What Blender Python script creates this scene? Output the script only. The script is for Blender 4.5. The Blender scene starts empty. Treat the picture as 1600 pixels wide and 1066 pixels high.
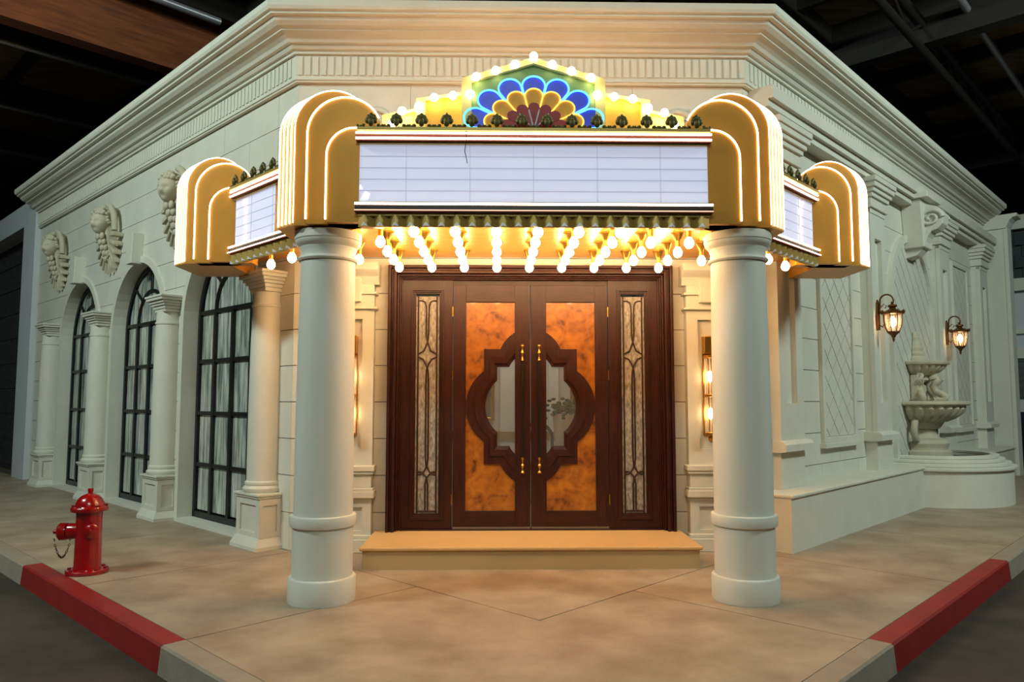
import bpy, bmesh, math, random
from math import sin, cos, pi, sqrt, radians
random.seed(7)
SC = bpy.context.scene
COL = SC.collection
S2 = sqrt(.5)
# ------------------------------------------------------------------ camera
cam_d = bpy.data.cameras.new('camera')
cam = bpy.data.objects.new('camera', cam_d); COL.objects.link(cam)
cam_d.sensor_width = 36.0; cam_d.lens = 1163 / 1600 * 36
cam.location = (-0.331, -7.604, 1.5)
cam.rotation_euler = (pi/2 + math.atan(91.5/1163), 0, radians(-1.07))
SC.camera = cam
# ------------------------------------------------------------------ world, big lights, exposure
w = bpy.data.worlds.new('world'); SC.world = w; w.use_nodes = True
w.node_tree.nodes['Background'].inputs[0].default_value = (.55, .62, .6, 1)
w.node_tree.nodes['Background'].inputs[1].default_value = .032
SC.view_settings.view_transform = 'Standard'; SC.view_settings.look = 'None'
SC.view_settings.exposure = 0.0; SC.view_settings.gamma = 1.0
SC.view_settings.use_curve_mapping = False
SC.cycles.use_denoising = True
def area(name, loc, target, sx, sy, power, color):
    l = bpy.data.lights.new(name, 'AREA'); l.shape = 'RECTANGLE'; l.size = sx; l.size_y = sy
    l.energy = power; l.color = color
    o = bpy.data.objects.new(name, l); COL.objects.link(o); o.location = loc
    from mathutils import Vector
    o.rotation_euler = (Vector(target) - Vector(loc)).to_track_quat('-Z', 'Y').to_euler()
    return o
COOL = (.82, 1.0, .93)
area('warehouse_strip_light_west', (-8.5, -4.5, 7.5), (-6.0, 2.0, 2.2), 3.0, .6, 560, COOL)
area('warehouse_strip_light_east', (8.5, -4.0, 7.5), (6.5, 3.0, 2.2), 3.0, .6, 500, COOL)
area('warehouse_strip_light_south', (-0.5, -10.5, 7.7), (0, -1.0, 1.2), 3.0, .6, 230, COOL)
BULB_E, NEON_E, PED_E = 60.0, 14.0, 24.0

# ------------------------------------------------------------------ materials
def lin(c):
    return tuple(((v/255)/12.92 if v/255 <= .04045 else ((v/255+.055)/1.055)**2.4) for v in c) + (1,)
def mat(name, c, rough=.55, metal=0.0, var=0.0, scale=6.0, bump=0.0, bscale=60.0, c2=None, stretch=None, emit=None, spec=.5, coat=0.0, trans=0.0):
    m = bpy.data.materials.new(name); m.use_nodes = True
    nt = m.node_tree; b = nt.nodes['Principled BSDF']
    b.inputs['Base Color'].default_value = lin(c)
    b.inputs['Roughness'].default_value = rough; b.inputs['Metallic'].default_value = metal
    b.inputs['Specular IOR Level'].default_value = spec
    b.inputs['Coat Weight'].default_value = coat; b.inputs['Transmission Weight'].default_value = trans
    if emit:
        b.inputs['Emission Color'].default_value = lin(emit[0]); b.inputs['Emission Strength'].default_value = emit[1]
    if var or c2 or bump:
        tc = nt.nodes.new('ShaderNodeTexCoord'); mp = nt.nodes.new('ShaderNodeMapping')
        nt.links.new(tc.outputs['Object'], mp.inputs['Vector'])
        if stretch: mp.inputs['Scale'].default_value = stretch
    if var or c2:
        n = nt.nodes.new('ShaderNodeTexNoise'); n.inputs['Scale'].default_value = scale
        n.inputs['Detail'].default_value = 5; n.inputs['Roughness'].default_value = .6
        nt.links.new(mp.outputs[0], n.inputs['Vector'])
        r = nt.nodes.new('ShaderNodeValToRGB')
        a = lin(c); d = lin(c2) if c2 else tuple(v*(1-var) for v in a[:3]) + (1,)
        r.color_ramp.elements[0].position = .35; r.color_ramp.elements[0].color = d
        r.color_ramp.elements[1].position = .65; r.color_ramp.elements[1].color = a
        nt.links.new(n.outputs['Fac'], r.inputs[0]); nt.links.new(r.outputs[0], b.inputs['Base Color'])
    if bump:
        n2 = nt.nodes.new('ShaderNodeTexNoise'); n2.inputs['Scale'].default_value = bscale; n2.inputs['Detail'].default_value = 4
        nt.links.new(mp.outputs[0], n2.inputs['Vector'])
        bp = nt.nodes.new('ShaderNodeBump'); bp.inputs['Strength'].default_value = bump; bp.inputs['Distance'].default_value = .01
        nt.links.new(n2.outputs['Fac'], bp.inputs['Height']); nt.links.new(bp.outputs[0], b.inputs['Normal'])
    return m
def emat(name, c, s):
    m = bpy.data.materials.new(name); m.use_nodes = True; nt = m.node_tree
    nt.nodes.remove(nt.nodes['Principled BSDF'])
    e = nt.nodes.new('ShaderNodeEmission'); e.inputs[0].default_value = tuple(c) + (1,); e.inputs[1].default_value = s
    nt.links.new(e.outputs[0], nt.nodes['Material Output'].inputs[0]); return m
M = dict(
    stucco=mat('stucco', (214, 211, 196), .7, var=.08, scale=2.5, bump=.12, bscale=45),
    backing=mat('joint_backing', (96, 92, 80), .9),  # dark ground seen between blocks and lattice tiles
    column=mat('column_paint', (216, 214, 202), .55, var=.06, scale=2, bump=.06, bscale=30, stretch=(1, 1, .4)),
    stone=mat('cast_stone', (196, 187, 163), .75, var=.15, scale=5, bump=.25, bscale=60),
    concrete=mat('concrete', (170, 152, 131), .48, c2=(142, 123, 102), scale=2.0, bump=.15, bscale=140),
    joint=mat('pavement_joint', (92, 82, 70), .9),
    kerb=mat('kerb_concrete', (150, 137, 120), .7, var=.15, scale=5, bump=.2),
    red=mat('red_kerb_paint', (146, 26, 24), .5, var=.2, scale=4, bump=.15, bscale=50),
    road=mat('asphalt', (66, 57, 46), .75, c2=(44, 38, 31), scale=2.2, bump=.4, bscale=120),
    gold=mat('gold_paint', (206, 146, 54), .4, metal=.3, var=.06, scale=3),
    soffit=mat('gold_soffit', (234, 172, 84), .34, metal=.45, var=.12, scale=3, stretch=(.5, 6, 1)),
    olive=mat('brass_trim', (184, 156, 84), .45, metal=.4, var=.08),
    bronze=mat('bronze_cresting', (92, 84, 38), .5, metal=.5, var=.3, scale=30),
    channel=mat('neon_channel', (104, 40, 22), .5),
    black=mat('black_paint', (18, 18, 19), .4),
    walnut=mat('walnut', (62, 22, 11), .42, c2=(36, 12, 6), scale=9, stretch=(9, 9, .7), spec=.35),
    walnut_h=mat('walnut_crossgrain', (62, 22, 11), .42, c2=(36, 12, 6), scale=9, stretch=(.7, 9, 9), spec=.35),
    leading=mat('leading', (58, 32, 20), .45, metal=.3),
    brass=mat('brass', (196, 146, 62), .28, metal=.9),
    steel=mat('steel', (150, 140, 128), .35, metal=.9),
    bolt=mat('bolt', (130, 26, 24), .4),
    hydrant=mat('hydrant_red', (158, 7, 13), .22, coat=.6, var=.06),
    chain=mat('chain_rust', (96, 42, 34), .5, metal=.5),
    lantern=mat('antique_bronze', (122, 78, 40), .4, metal=.7, var=.3, scale=25),
    water=mat('dark_water', (26, 38, 28), .05),
    green=mat('pediment_green', (112, 150, 84), .5),
    yellow=mat('pediment_yellow', (240, 190, 62), .5),
    cream=mat('pediment_cream', (250, 236, 150), .5),
    pblue=mat('petal_blue', (26, 58, 245), .4),
    pyellow=mat('petal_yellow', (240, 172, 20), .5),
    pred=mat('petal_red', (158, 20, 26), .5),
    pgrey=mat('petal_divider', (176, 172, 180), .4),
    tip=mat('tooth_tip', (206, 206, 216), .4),
    white_strip=mat('pale_strip', (246, 246, 248), .5, emit=((250, 250, 255), .6)),
    glulam=mat('glulam', (140, 74, 34), .6, c2=(100, 50, 22), scale=3, stretch=(.5, 6, 6)),
    deck=mat('roof_deck', (150, 118, 84), .7, c2=(104, 84, 62), scale=2, stretch=(.6, 5, 1)),
    joist=mat('dark_joist', (26, 20, 15), .6),
    pipe=mat('pale_pipe', (172, 168, 176), .35, metal=.6),
    pale=mat('pale_wall', (196, 201, 206), .7, var=.06, scale=2),
    dark=mat('dark_wall', (66, 66, 68), .45, c2=(44, 44, 46), scale=4, stretch=(1, 1, 4)),
    shingle=mat('slate_shingle', (38, 48, 50), .6, var=.2),
    dgreen=mat('dark_green', (26, 58, 44), .5),
    plant=mat('leaf_green', (24, 52, 26), .6, var=.3, scale=30),
    terracotta=mat('planter', (204, 186, 160), .6),
    baseboard=mat('lobby_baseboard', (150, 118, 76), .5),
    chairwood=mat('chair_wood', (70, 44, 28), .4),
    lobby=mat('lobby_wall', (206, 206, 198), .7),
    bulb=emat('bulb_glow', (1.0, .69, .36), BULB_E),
    pedbulb=emat('pediment_bulb_glow', (1.0, .74, .40), PED_E),
    neon=emat('neon_warm', (1.0, .70, .46), NEON_E),
    added_cove=emat('added_tube_glow', (1.0, .61, .37), 95.0),  # emission of the tubes added for the cornice glow
    neon_dim=emat('neon_warm_dim', (1.0, .62, .42), 1.4),
    ncyan=emat('neon_cyan', (.12, .55, 1.0), 2.4),
    nyel=emat('neon_yellow', (1.0, .66, .12), 1.7),
    lamp=emat('lamp_glow', (1.0, .68, .34), 26),
)
def glassy(name, base, tint, rough, tr):
    m = bpy.data.materials.new(name); m.use_nodes = True; b = m.node_tree.nodes['Principled BSDF']
    b.inputs['Base Color'].default_value = lin(tint); b.inputs['Roughness'].default_value = rough
    b.inputs['Transmission Weight'].default_value = tr; b.inputs['IOR'].default_value = 1.1 if tr > .5 else 1.45
    b.inputs['Alpha'].default_value = base; return m
M['clear'] = glassy('clear_glass', .05, (235, 238, 236), .03, 0)
M['lantern_glass'] = glassy('lantern_glass', .28, (255, 235, 205), .05, 0)
M['rod'] = glassy('glass_rod', .35, (250, 240, 220), .08, 0)
# sign face: backlit lilac-white acrylic, glossy
M['sign'] = mat('backlit_acrylic', (206, 208, 226), .08, emit=((206, 210, 240), .56), spec=.5)
M['sign_side'] = M['sign']
M['rail_line'] = mat('letter_track', (164, 164, 176), .3, emit=((176, 178, 196), .4))
# whitewashed panes
def streak():
    m = mat('streaked_pane', (212, 214, 202), .15, c2=(78, 92, 88), scale=2.6, stretch=(6, 6, .55), coat=.4)
    return m
M['pane'] = streak()
M['rain'] = mat('rain_glass', (176, 170, 158), .22, c2=(120, 114, 104), scale=16, stretch=(3, 3, 1.2), bump=.9, bscale=70)
def burl():
    m = bpy.data.materials.new('burl_veneer'); m.use_nodes = True; nt = m.node_tree; b = nt.nodes['Principled BSDF']
    b.inputs['Roughness'].default_value = .35; b.inputs['Coat Weight'].default_value = .2
    tc = nt.nodes.new('ShaderNodeTexCoord')
    n1 = nt.nodes.new('ShaderNodeTexNoise'); n1.inputs['Scale'].default_value = 6.5; n1.inputs['Detail'].default_value = 8; n1.inputs['Distortion'].default_value = .8
    vo = nt.nodes.new('ShaderNodeTexVoronoi'); vo.inputs['Scale'].default_value = 22
    mx = nt.nodes.new('ShaderNodeMath'); mx.operation = 'MULTIPLY_ADD'; mx.inputs[1].default_value = .16
    nt.links.new(tc.outputs['Object'], n1.inputs['Vector']); nt.links.new(tc.outputs['Object'], vo.inputs['Vector'])
    nt.links.new(vo.outputs['Distance'], mx.inputs[0]); nt.links.new(n1.outputs['Fac'], mx.inputs[2])
    r = nt.nodes.new('ShaderNodeValToRGB'); e = r.color_ramp.elements
    e[0].position = .38; e[0].color = lin((88, 46, 12)); e[1].position = .76; e[1].color = lin((172, 106, 28))
    k = e.new(.52); k.color = lin((140, 80, 20))
    nt.links.new(mx.outputs[0], r.inputs[0]); nt.links.new(r.outputs[0], b.inputs['Base Color']); return m
M['burl'] = burl()

# ------------------------------------------------------------------ mesh helpers
class MB:
    def __init__(s): s.v = []; s.f = []; s.sm = []
    def add(s, v, f, smooth=False):
        o = len(s.v); s.v += [tuple(p) for p in v]
        for q in f: s.f.append([i+o for i in q]); s.sm.append(smooth)
        return s
    def box(s, x0, x1, y0, y1, z0, z1):
        v = [(x, y, z) for z in (z0, z1) for y in (y0, y1) for x in (x0, x1)]
        return s.add(v, [(0,2,3,1),(4,5,7,6),(0,1,5,4),(2,6,7,3),(0,4,6,2),(1,3,7,5)])
    def frame(s, x0, x1, z0, z1, wl, wr, wb, wt, y0, y1):
        s.box(x0, x0+wl, y0, y1, z0, z1); s.box(x1-wr, x1, y0, y1, z0, z1)
        s.box(x0+wl, x1-wr, y0, y1, z1-wt, z1)
        if wb: s.box(x0+wl, x1-wr, y0, y1, z0, z0+wb)
        return s
    def prism(s, poly, y0, y1, smooth=False):               # poly in (x,z)
        n = len(poly); v = [(x, y0, z) for x, z in poly] + [(x, y1, z) for x, z in poly]
        s.add(v, [tuple(range(n)), tuple(range(2*n-1, n-1, -1))])
        o = len(s.v) - 2*n
        for i in range(n):
            j = (i+1) % n; s.f.append([o+i, o+n+i, o+n+j, o+j]); s.sm.append(smooth)
        return s
    def slab(s, poly, z0, z1):                              # poly in (x,y)
        n = len(poly); v = [(x, y, z0) for x, y in poly] + [(x, y, z1) for x, y in poly]
        return s.add(v, [tuple(range(n-1, -1, -1)), tuple(range(n, 2*n))] + [(i, (i+1) % n, n+(i+1) % n, n+i) for i in range(n)])
    def prof_x(s, prof, x0, x1):                            # closed profile in (y,z), run along x
        n = len(prof); v = [(x0, y, z) for y, z in prof] + [(x1, y, z) for y, z in prof]
        return s.add(v, [tuple(range(n-1, -1, -1)), tuple(range(n, 2*n))] + [(i, (i+1) % n, n+(i+1) % n, n+i) for i in range(n)])
    def lathe(s, prof, n=24, c=(0, 0, 0), a0=0, a1=2*pi, smooth=True, flute=0, famp=0):
        full = abs(a1-a0-2*pi) < 1e-6; m = n if full else n+1
        def ring(r, z):
            out = []
            for i in range(m):
                a = a0 + (a1-a0)*i/n
                rr = r*(1+famp*abs(sin(flute*a/2))) if flute else r
                out.append((c[0]+rr*cos(a), c[1]+rr*sin(a), c[2]+z))
            return out
        runs = [[prof[0]]]
        for k in range(1, len(prof)):
            runs[-1].append(prof[k])
            if k < len(prof)-1:
                d1 = math.atan2(prof[k][1]-prof[k-1][1], prof[k][0]-prof[k-1][0]); d2 = math.atan2(prof[k+1][1]-prof[k][1], prof[k+1][0]-prof[k][0])
                if abs((d2-d1+pi) % (2*pi)-pi) > .65: runs.append([prof[k]])
        for q in runs:
            v = []
            for r, z in q: v += ring(r, z)
            s.add(v, [(k*m+i, k*m+(i+1) % m, (k+1)*m+(i+1) % m, (k+1)*m+i) for k in range(len(q)-1) for i in range(n)], smooth)
        for r, z in (prof[0], prof[-1]):
            if r > 1e-4: s.add(ring(r, z), [tuple(range(m))])
        return s
    def tube(s, pts, r, n=6, closed=False, smooth=True, r1=None):
        from mathutils import Vector
        P = [Vector(p) for p in pts]; N = len(P); v = []; up = None
        for i, p in enumerate(P):
            if closed: t = P[(i+1) % N] - P[i-1]
            else: t = P[min(i+1, N-1)] - P[max(i-1, 0)]
            t.normalize()
            if up is None: up = Vector((0, 0, 1)) if abs(t.z) < .9 else Vector((0, 1, 0))
            a = up - t*up.dot(t)
            if a.length < 1e-4: a = Vector((1, 0, 0)) - t*t.x
            a.normalize(); up = a; b = t.cross(a)
            rr = r if r1 is None else r + (r1-r)*i/(N-1)
            for k in range(n):
                g = 2*pi*k/n; v.append(p + a*cos(g)*rr + b*sin(g)*rr)
        f = [(i*n+k, i*n+(k+1) % n, ((i+1) % N)*n+(k+1) % n, ((i+1) % N)*n+k) for i in range(N if closed else N-1) for k in range(n)]
        s.add(v, f, smooth)
        if not closed: s.add(v[:n], [tuple(range(n-1, -1, -1))]); s.add(v[-n:], [tuple(range(n))])
        return s
    def ball(s, c, r, nu=10, nv=7, fn=None):
        if not isinstance(r, tuple): r = (r, r, r)
        v = [(0, 0, -1)] + [(sin(pi*j/nv)*cos(2*pi*i/nu), sin(pi*j/nv)*sin(2*pi*i/nu), -cos(pi*j/nv)) for j in range(1, nv) for i in range(nu)] + [(0, 0, 1)]
        if fn: v = [fn(p) for p in v]
        v = [(c[0]+p[0]*r[0], c[1]+p[1]*r[1], c[2]+p[2]*r[2]) for p in v]; L = len(v)-1
        f = [(0, 1+(i+1) % nu, 1+i) for i in range(nu)] + [(L, L-nu+i, L-nu+(i+1) % nu) for i in range(nu)]
        f += [(1+j*nu+i, 1+j*nu+(i+1) % nu, 1+(j+1)*nu+(i+1) % nu, 1+(j+1)*nu+i) for j in range(nv-2) for i in range(nu)]
        return s.add(v, f, True)
    def mesh(s, name, m):
        me = bpy.data.meshes.new(name); me.from_pydata(s.v, [], s.f)
        me.polygons.foreach_set('use_smooth', s.sm)
        bm = bmesh.new(); bm.from_mesh(me); bmesh.ops.recalc_face_normals(bm, faces=bm.faces); bm.to_mesh(me); bm.free()
        me.materials.append(M[m] if isinstance(m, str) else m); return me
    def build(s, name, m, parent=None, loc=(0, 0, 0), rot=0, bevel=0):
        return link(name, s.mesh(name, m), parent, loc, rot, bevel)
def link(name, me, parent=None, loc=(0, 0, 0), rot=0, bevel=0, scale=None):
    o = bpy.data.objects.new(name, me); COL.objects.link(o); o.parent = parent; o.location = loc
    o.rotation_euler = rot if isinstance(rot, tuple) else (0, 0, rot)
    if scale: o.scale = scale
    if bevel:
        b = o.modifiers.new('bevel', 'BEVEL'); b.width = bevel; b.segments = 2; b.limit_method = 'ANGLE'
    return o
def empty(name, loc=(0, 0, 0), rot=0, parent=None):
    o = bpy.data.objects.new(name, None); COL.objects.link(o); o.location = loc; o.rotation_euler = (0, 0, rot); o.parent = parent
    return o
def tag(o, label, cat=None, group=None, kind=None):
    o['label'] = label
    if cat: o['category'] = cat
    if group: o['group'] = group
    if kind: o['kind'] = kind
    return o
def struct(o, label): return tag(o, label, kind='structure')
def copy_tree(o, parent=None):
    c = o.copy(); COL.objects.link(c); c.parent = parent
    for ch in list(o.children): copy_tree(ch, c)
    return c
# wall frames: facing a wall, local x right, y into the wall, z up
LO, LR = (-2.42, 0, 0), -pi/4
RO, RR = (2.25, 0, 0), pi/4
def LW(x, y, z=0): return (LO[0]+(x+y)*S2, LO[1]+(-x+y)*S2, z)
def RW(x, y, z=0): return (RO[0]+(x-y)*S2, RO[1]+(x+y)*S2, z)
L_END, R_END = -9.54, 10.5
def arc(cx, cz, rx, rz, a0, a1, n): return [(cx+rx*cos(radians(a0+(a1-a0)*i/n)), cz+rz*sin(radians(a0+(a1-a0)*i/n))) for i in range(n+1)]
def clip(poly, a, b, c):                                   # keep a*x+b*y <= c
    out = []
    for i in range(len(poly)):
        p, q = poly[i], poly[(i+1) % len(poly)]; dp = a*p[0]+b*p[1]-c; dq = a*q[0]+b*q[1]-c
        if dp <= 0: out.append(p)
        if dp*dq < 0: t = dp/(dp-dq); out.append((p[0]+(q[0]-p[0])*t, p[1]+(q[1]-p[1])*t))
    return out

# ------------------------------------------------------------------ ground
g = MB().box(-40, 40, -30, 40, -.3, -.17).build('road', 'road'); struct(g, 'dark stained asphalt road beyond the kerbs')
base = MB().slab([(-.11, -5.0), (12.5, 7.7), (10, 16), (-12, 18), (-14, 8.9)], -.16, -.012).build('floor', 'joint')
struct(base, 'beige concrete pavement in front of the theatre')
def uv(u, v): return ((u+v)/2, (u-v)/2)
def slabs(u0, u1, v0, v1):
    q = [uv(u0+.008, v0+.008), uv(u1-.008, v0+.008), uv(u1-.008, v1-.008), uv(u0+.008, v1-.008)]
    MB().slab(q, -.06, 0).build('paving_slab', 'concrete', base)
KU, KV = -5.06, 4.83
for a, b in [(-22, -16), (-16, -11), (-11, -8), (-8, -5.1), (-5.1, -2.3), (-2.3, .485)]: slabs(KU, -2.45, a, b)
e_ = .008
MB().slab([uv(KU+e_, .485+e_), uv(KU+e_, KV-e_), uv(-.9-e_, KV-e_), uv(-.9-e_, 2.36+e_), uv(-2.45-e_, 2.36+e_), uv(-2.45-e_, .485+e_)], -.06, 0).build('paving_slab', 'concrete', base)
slabs(-2.45, 6, -6, 2.36)
for a, b in [(-.9, 2.0), (2.0, 5), (5, 8), (8, 11), (11, 15), (15, 20)]: slabs(a, b, 2.36, KV)
def kerb(name, side, a, b, m, label):
    prof = [(0, -.17), (0, 0), (.135, 0), (.15, -.012), (.165, -.17)]
    mb = MB(); v = []
    for t in (a, b):
        for d, z in prof:
            p = uv(KU-d*sqrt(2), t) if side == 'L' else uv(t, KV+d*sqrt(2)); v.append((p[0], p[1], z))
    n = len(prof)
    mb.add(v, [tuple(range(n)), tuple(range(n, 2*n))] + [(i, (i+1) % n, n+(i+1) % n, n+i) for i in range(n)])
    struct(mb.build(name, m), label)
kerb('kerb_1', 'L', -22, -4.0, 'kerb', 'grey concrete kerb running away past the hydrant')
kerb('kerb_2', 'L', -3.996, .486, 'red', 'red painted kerb in front of the fire hydrant')
kerb('kerb_3', 'L', .49, 4.6, 'kerb', 'grey kerb at the near corner, next to the hydrant side')
kerb('kerb_4', 'R', 20, 3.82, 'kerb', 'grey concrete kerb running away past the fountain')
kerb('kerb_5', 'R', 3.816, -.83, 'red', 'red painted kerb on the fountain side')
kerb('kerb_6', 'R', -.834, -4.9, 'kerb', 'grey kerb at the near corner, on the fountain side')

# ------------------------------------------------------------------ walls
class Op:
    def __init__(s, cx, hw, spring, ry): s.cx, s.hw, s.sp, s.ry = cx, hw, spring, ry
    def half(s, z):
        if z <= s.sp or s.ry == 0: return s.hw
        return s.hw*sqrt(max(0, 1-((z-s.sp)/s.ry)**2))
    @property
    def apex(s): return s.sp+s.ry
def pieces(xa, xb, za, zb, op, n=8):
    if op is None or za >= op.apex-1e-6 or op.cx+op.half(za) <= xa or op.cx-op.half(za) >= xb: return [[(xa, za), (xb, za), (xb, zb), (xa, zb)]]
    if zb < op.apex-.02 or op.ry == 0 and zb <= op.apex:
        zs = [za+(zb-za)*i/n for i in range(n+1)] if zb > op.sp and op.ry else [za, zb]; out = []
        if op.cx-op.half(za) > xa+.01: out.append([(xa, za)] + [(op.cx-op.half(z), z) for z in zs] + [(xa, zb)])
        if op.cx+op.half(za) < xb-.01: out.append([(op.cx+op.half(z), z) for z in zs] + [(xb, zb), (xb, za)])
        return out
    h = op.half(za)
    if op.ry: a = [(op.cx-h*cos(pi*i/20), op.sp+op.ry*sqrt(max(0, 1-(h*cos(pi*i/20)/op.hw)**2))) for i in range(21)]
    else: a = [(op.cx-h, za), (op.cx-h, op.apex), (op.cx+h, op.apex), (op.cx+h, za)]
    if a[0][1] < za: a[0] = (a[0][0], za); a[-1] = (a[-1][0], za)
    return [[(xa, za)] + a + [(xb, za), (xb, zb), (xa, zb)]]
def make_wall(name, loc, rot, x0, x1, ops, piers, label, courses, H=4.8, skipop=None, backing_ops=None):
    """piers: x positions of the joints; between two neighbours stands at most one opening"""
    bk = MB()
    for k in range(len(piers)-1):
        xa, xb = piers[k], piers[k+1]
        op = next((o for o in (backing_ops if backing_ops is not None else ops) if xa < o.cx < xb), None)
        zs = [0] + ([op.sp, op.apex] if op and op.ry else [op.apex] if op else []) + [5.44]
        for za, zb in zip(zs, zs[1:]):
            for p in pieces(xa, xb, za, zb, op, 16): bk.prism(p, .012, .34)
    wall = bk.build(name, 'backing', None, loc, rot); struct(wall, label)
    G = .004
    for ci, (za, zb) in enumerate(courses):
        for k in range(len(piers)-1):
            xa, xb = piers[k], piers[k+1]
            op = next((o for o in ops if xa < o.cx < xb), None)
            cuts = [xa, xb]
            if op is None or za >= op.apex:
                n = max(1, round((xb-xa)/1.3)); cuts = [xa+(xb-xa)*i/n for i in range(n+1)]
                if ci % 2 and n > 1: cuts = [xa] + [(p+q)/2 for p, q in zip(cuts, cuts[1:])] + [xb]
            for ca, cb in zip(cuts, cuts[1:]):
                if cb-ca < .02: continue
                for p in pieces(ca+.002, cb-.002, za+G, zb-G, op): MB().prism(p, 0, .03).build('stone_block', 'stucco', wall)
    return wall
def courses(z0, z1, h):
    n = round((z1-z0)/h); return [(z0+(z1-z0)*i/n, z0+(z1-z0)*(i+1)/n) for i in range(n)]
CS = courses(0, 4.8, .37)
WX = [-1.71, -4.31, -6.91]; CX = [-.41, -3.01, -5.61, -8.21]
wl_ops = [Op(x, 1.0, 2.5, 1.0) for x in WX]
wall_left = make_wall('wall_left', LO, LR, L_END, 0, wl_ops, [L_END, -8.21, -5.61, -3.01, -.41, 0], 'cream rusticated theatre wall with three arched windows', CS)
dop = Op(-.005, 1.41, 2.84, 0)
wall_front = make_wall('wall_front', (0, 0, 0), 0, -2.42, 2.25, [dop], [-2.42, 2.25], 'cream corner wall around the theatre doors', CS)
NX, NHW, NSP, NRY = 5.5, 1.05, 3.0, 1.05
PX = [.66, 3.6, 6.95, 9.75]
nop = Op(NX, NHW, NSP, NRY)
wall_right = make_wall('wall_right', RO, RR, 0, R_END, [nop], [0, 3.6, 6.95, 9.75, R_END], 'cream rusticated theatre wall with the fountain niche', CS, backing_ops=[])
# entablature, mitred round the corner
def run(prof, pts):
    from mathutils import Vector
    P = [Vector(p) for p in pts]; N = []
    for a, b in zip(P, P[1:]):
        d = (b-a).normalized(); N.append(Vector((d.y, -d.x)))
    off = [N[0]] + [(n1+n2)/(1+n1.dot(n2)) for n1, n2 in zip(N, N[1:])] + [N[-1]]
    v = [((p+o*d).x, (p+o*d).y, z) for p, o in zip(P, off) for d, z in prof]; n = len(prof)
    f = [tuple(range(n)), tuple(range((len(P)-1)*n, len(P)*n))]
    for k in range(len(P)-1): f += [(k*n+i, k*n+(i+1) % n, (k+1)*n+(i+1) % n, (k+1)*n+i) for i in range(n)]
    return MB().add(v, f)
A_, B_, C_, D_ = LW(L_END, 0)[:2], LO[:2], RO[:2], RW(R_END, 0)[:2]
corn = [(-.1, 5.09), (.08, 5.09), (.08, 5.12), (.11, 5.125), (.13, 5.15), (.13, 5.165), (.17, 5.17), (.19, 5.2), (.23, 5.225), (.28, 5.24), (.28, 5.255), (.33, 5.27), (.37, 5.30), (.385, 5.335), (.43, 5.34), (.43, 5.365), (.46, 5.37), (.475, 5.40), (.475, 5.46), (-.1, 5.46)]
struct(run(corn, [A_, B_, C_, D_]).build('trim_1', 'stucco'), 'deep moulded cornice along the top of the theatre')
frz = run([(-.02, 4.80), (.045, 4.80), (.045, 4.815), (.06, 4.82), (.06, 4.835), (.05, 4.845), (.05, 5.1), (-.02, 5.1)], [A_, B_, C_, D_]).build('trim_2', 'stucco')
struct(frz, 'fluted frieze under the cornice')
fl = MB().box(-.026, .026, -.012, .01, 4.87, 5.07).mesh('flute', 'stucco')
nf = 58
for i in range(nf):
    x = -2.42-.02+(4.67+.04)*(i+.5)/nf; link('flute', fl, frz, (x, -.05, 0))
for nm, fn, ang, x0, x1 in (('left', LW, LR, L_END, -.05), ('right', RW, RR, .05, R_END)):
    n = 110; mb = MB()
    for i in range(n):
        x = x0+(x1-x0)*(i+.5)/n; mb.box(x-.026, x+.026, -.062, -.04, 4.87, 5.07)
    o = mb.build('flute_row', 'stucco', frz, LO if nm == 'left' else RO, ang); o['kind'] = 'stuff'
# projecting architrave of the fountain wall
am = MB().box(.14, R_END, -.27, .02, 4.66, 4.80).box(.14, R_END, -.22, .02, 4.58, 4.66).box(.9, R_END, -.17, .02, 4.5, 4.58)
struct(am.build('trim_3', 'stucco', None, RO, RR), 'projecting flat architrave above the pilasters of the fountain wall')

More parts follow.
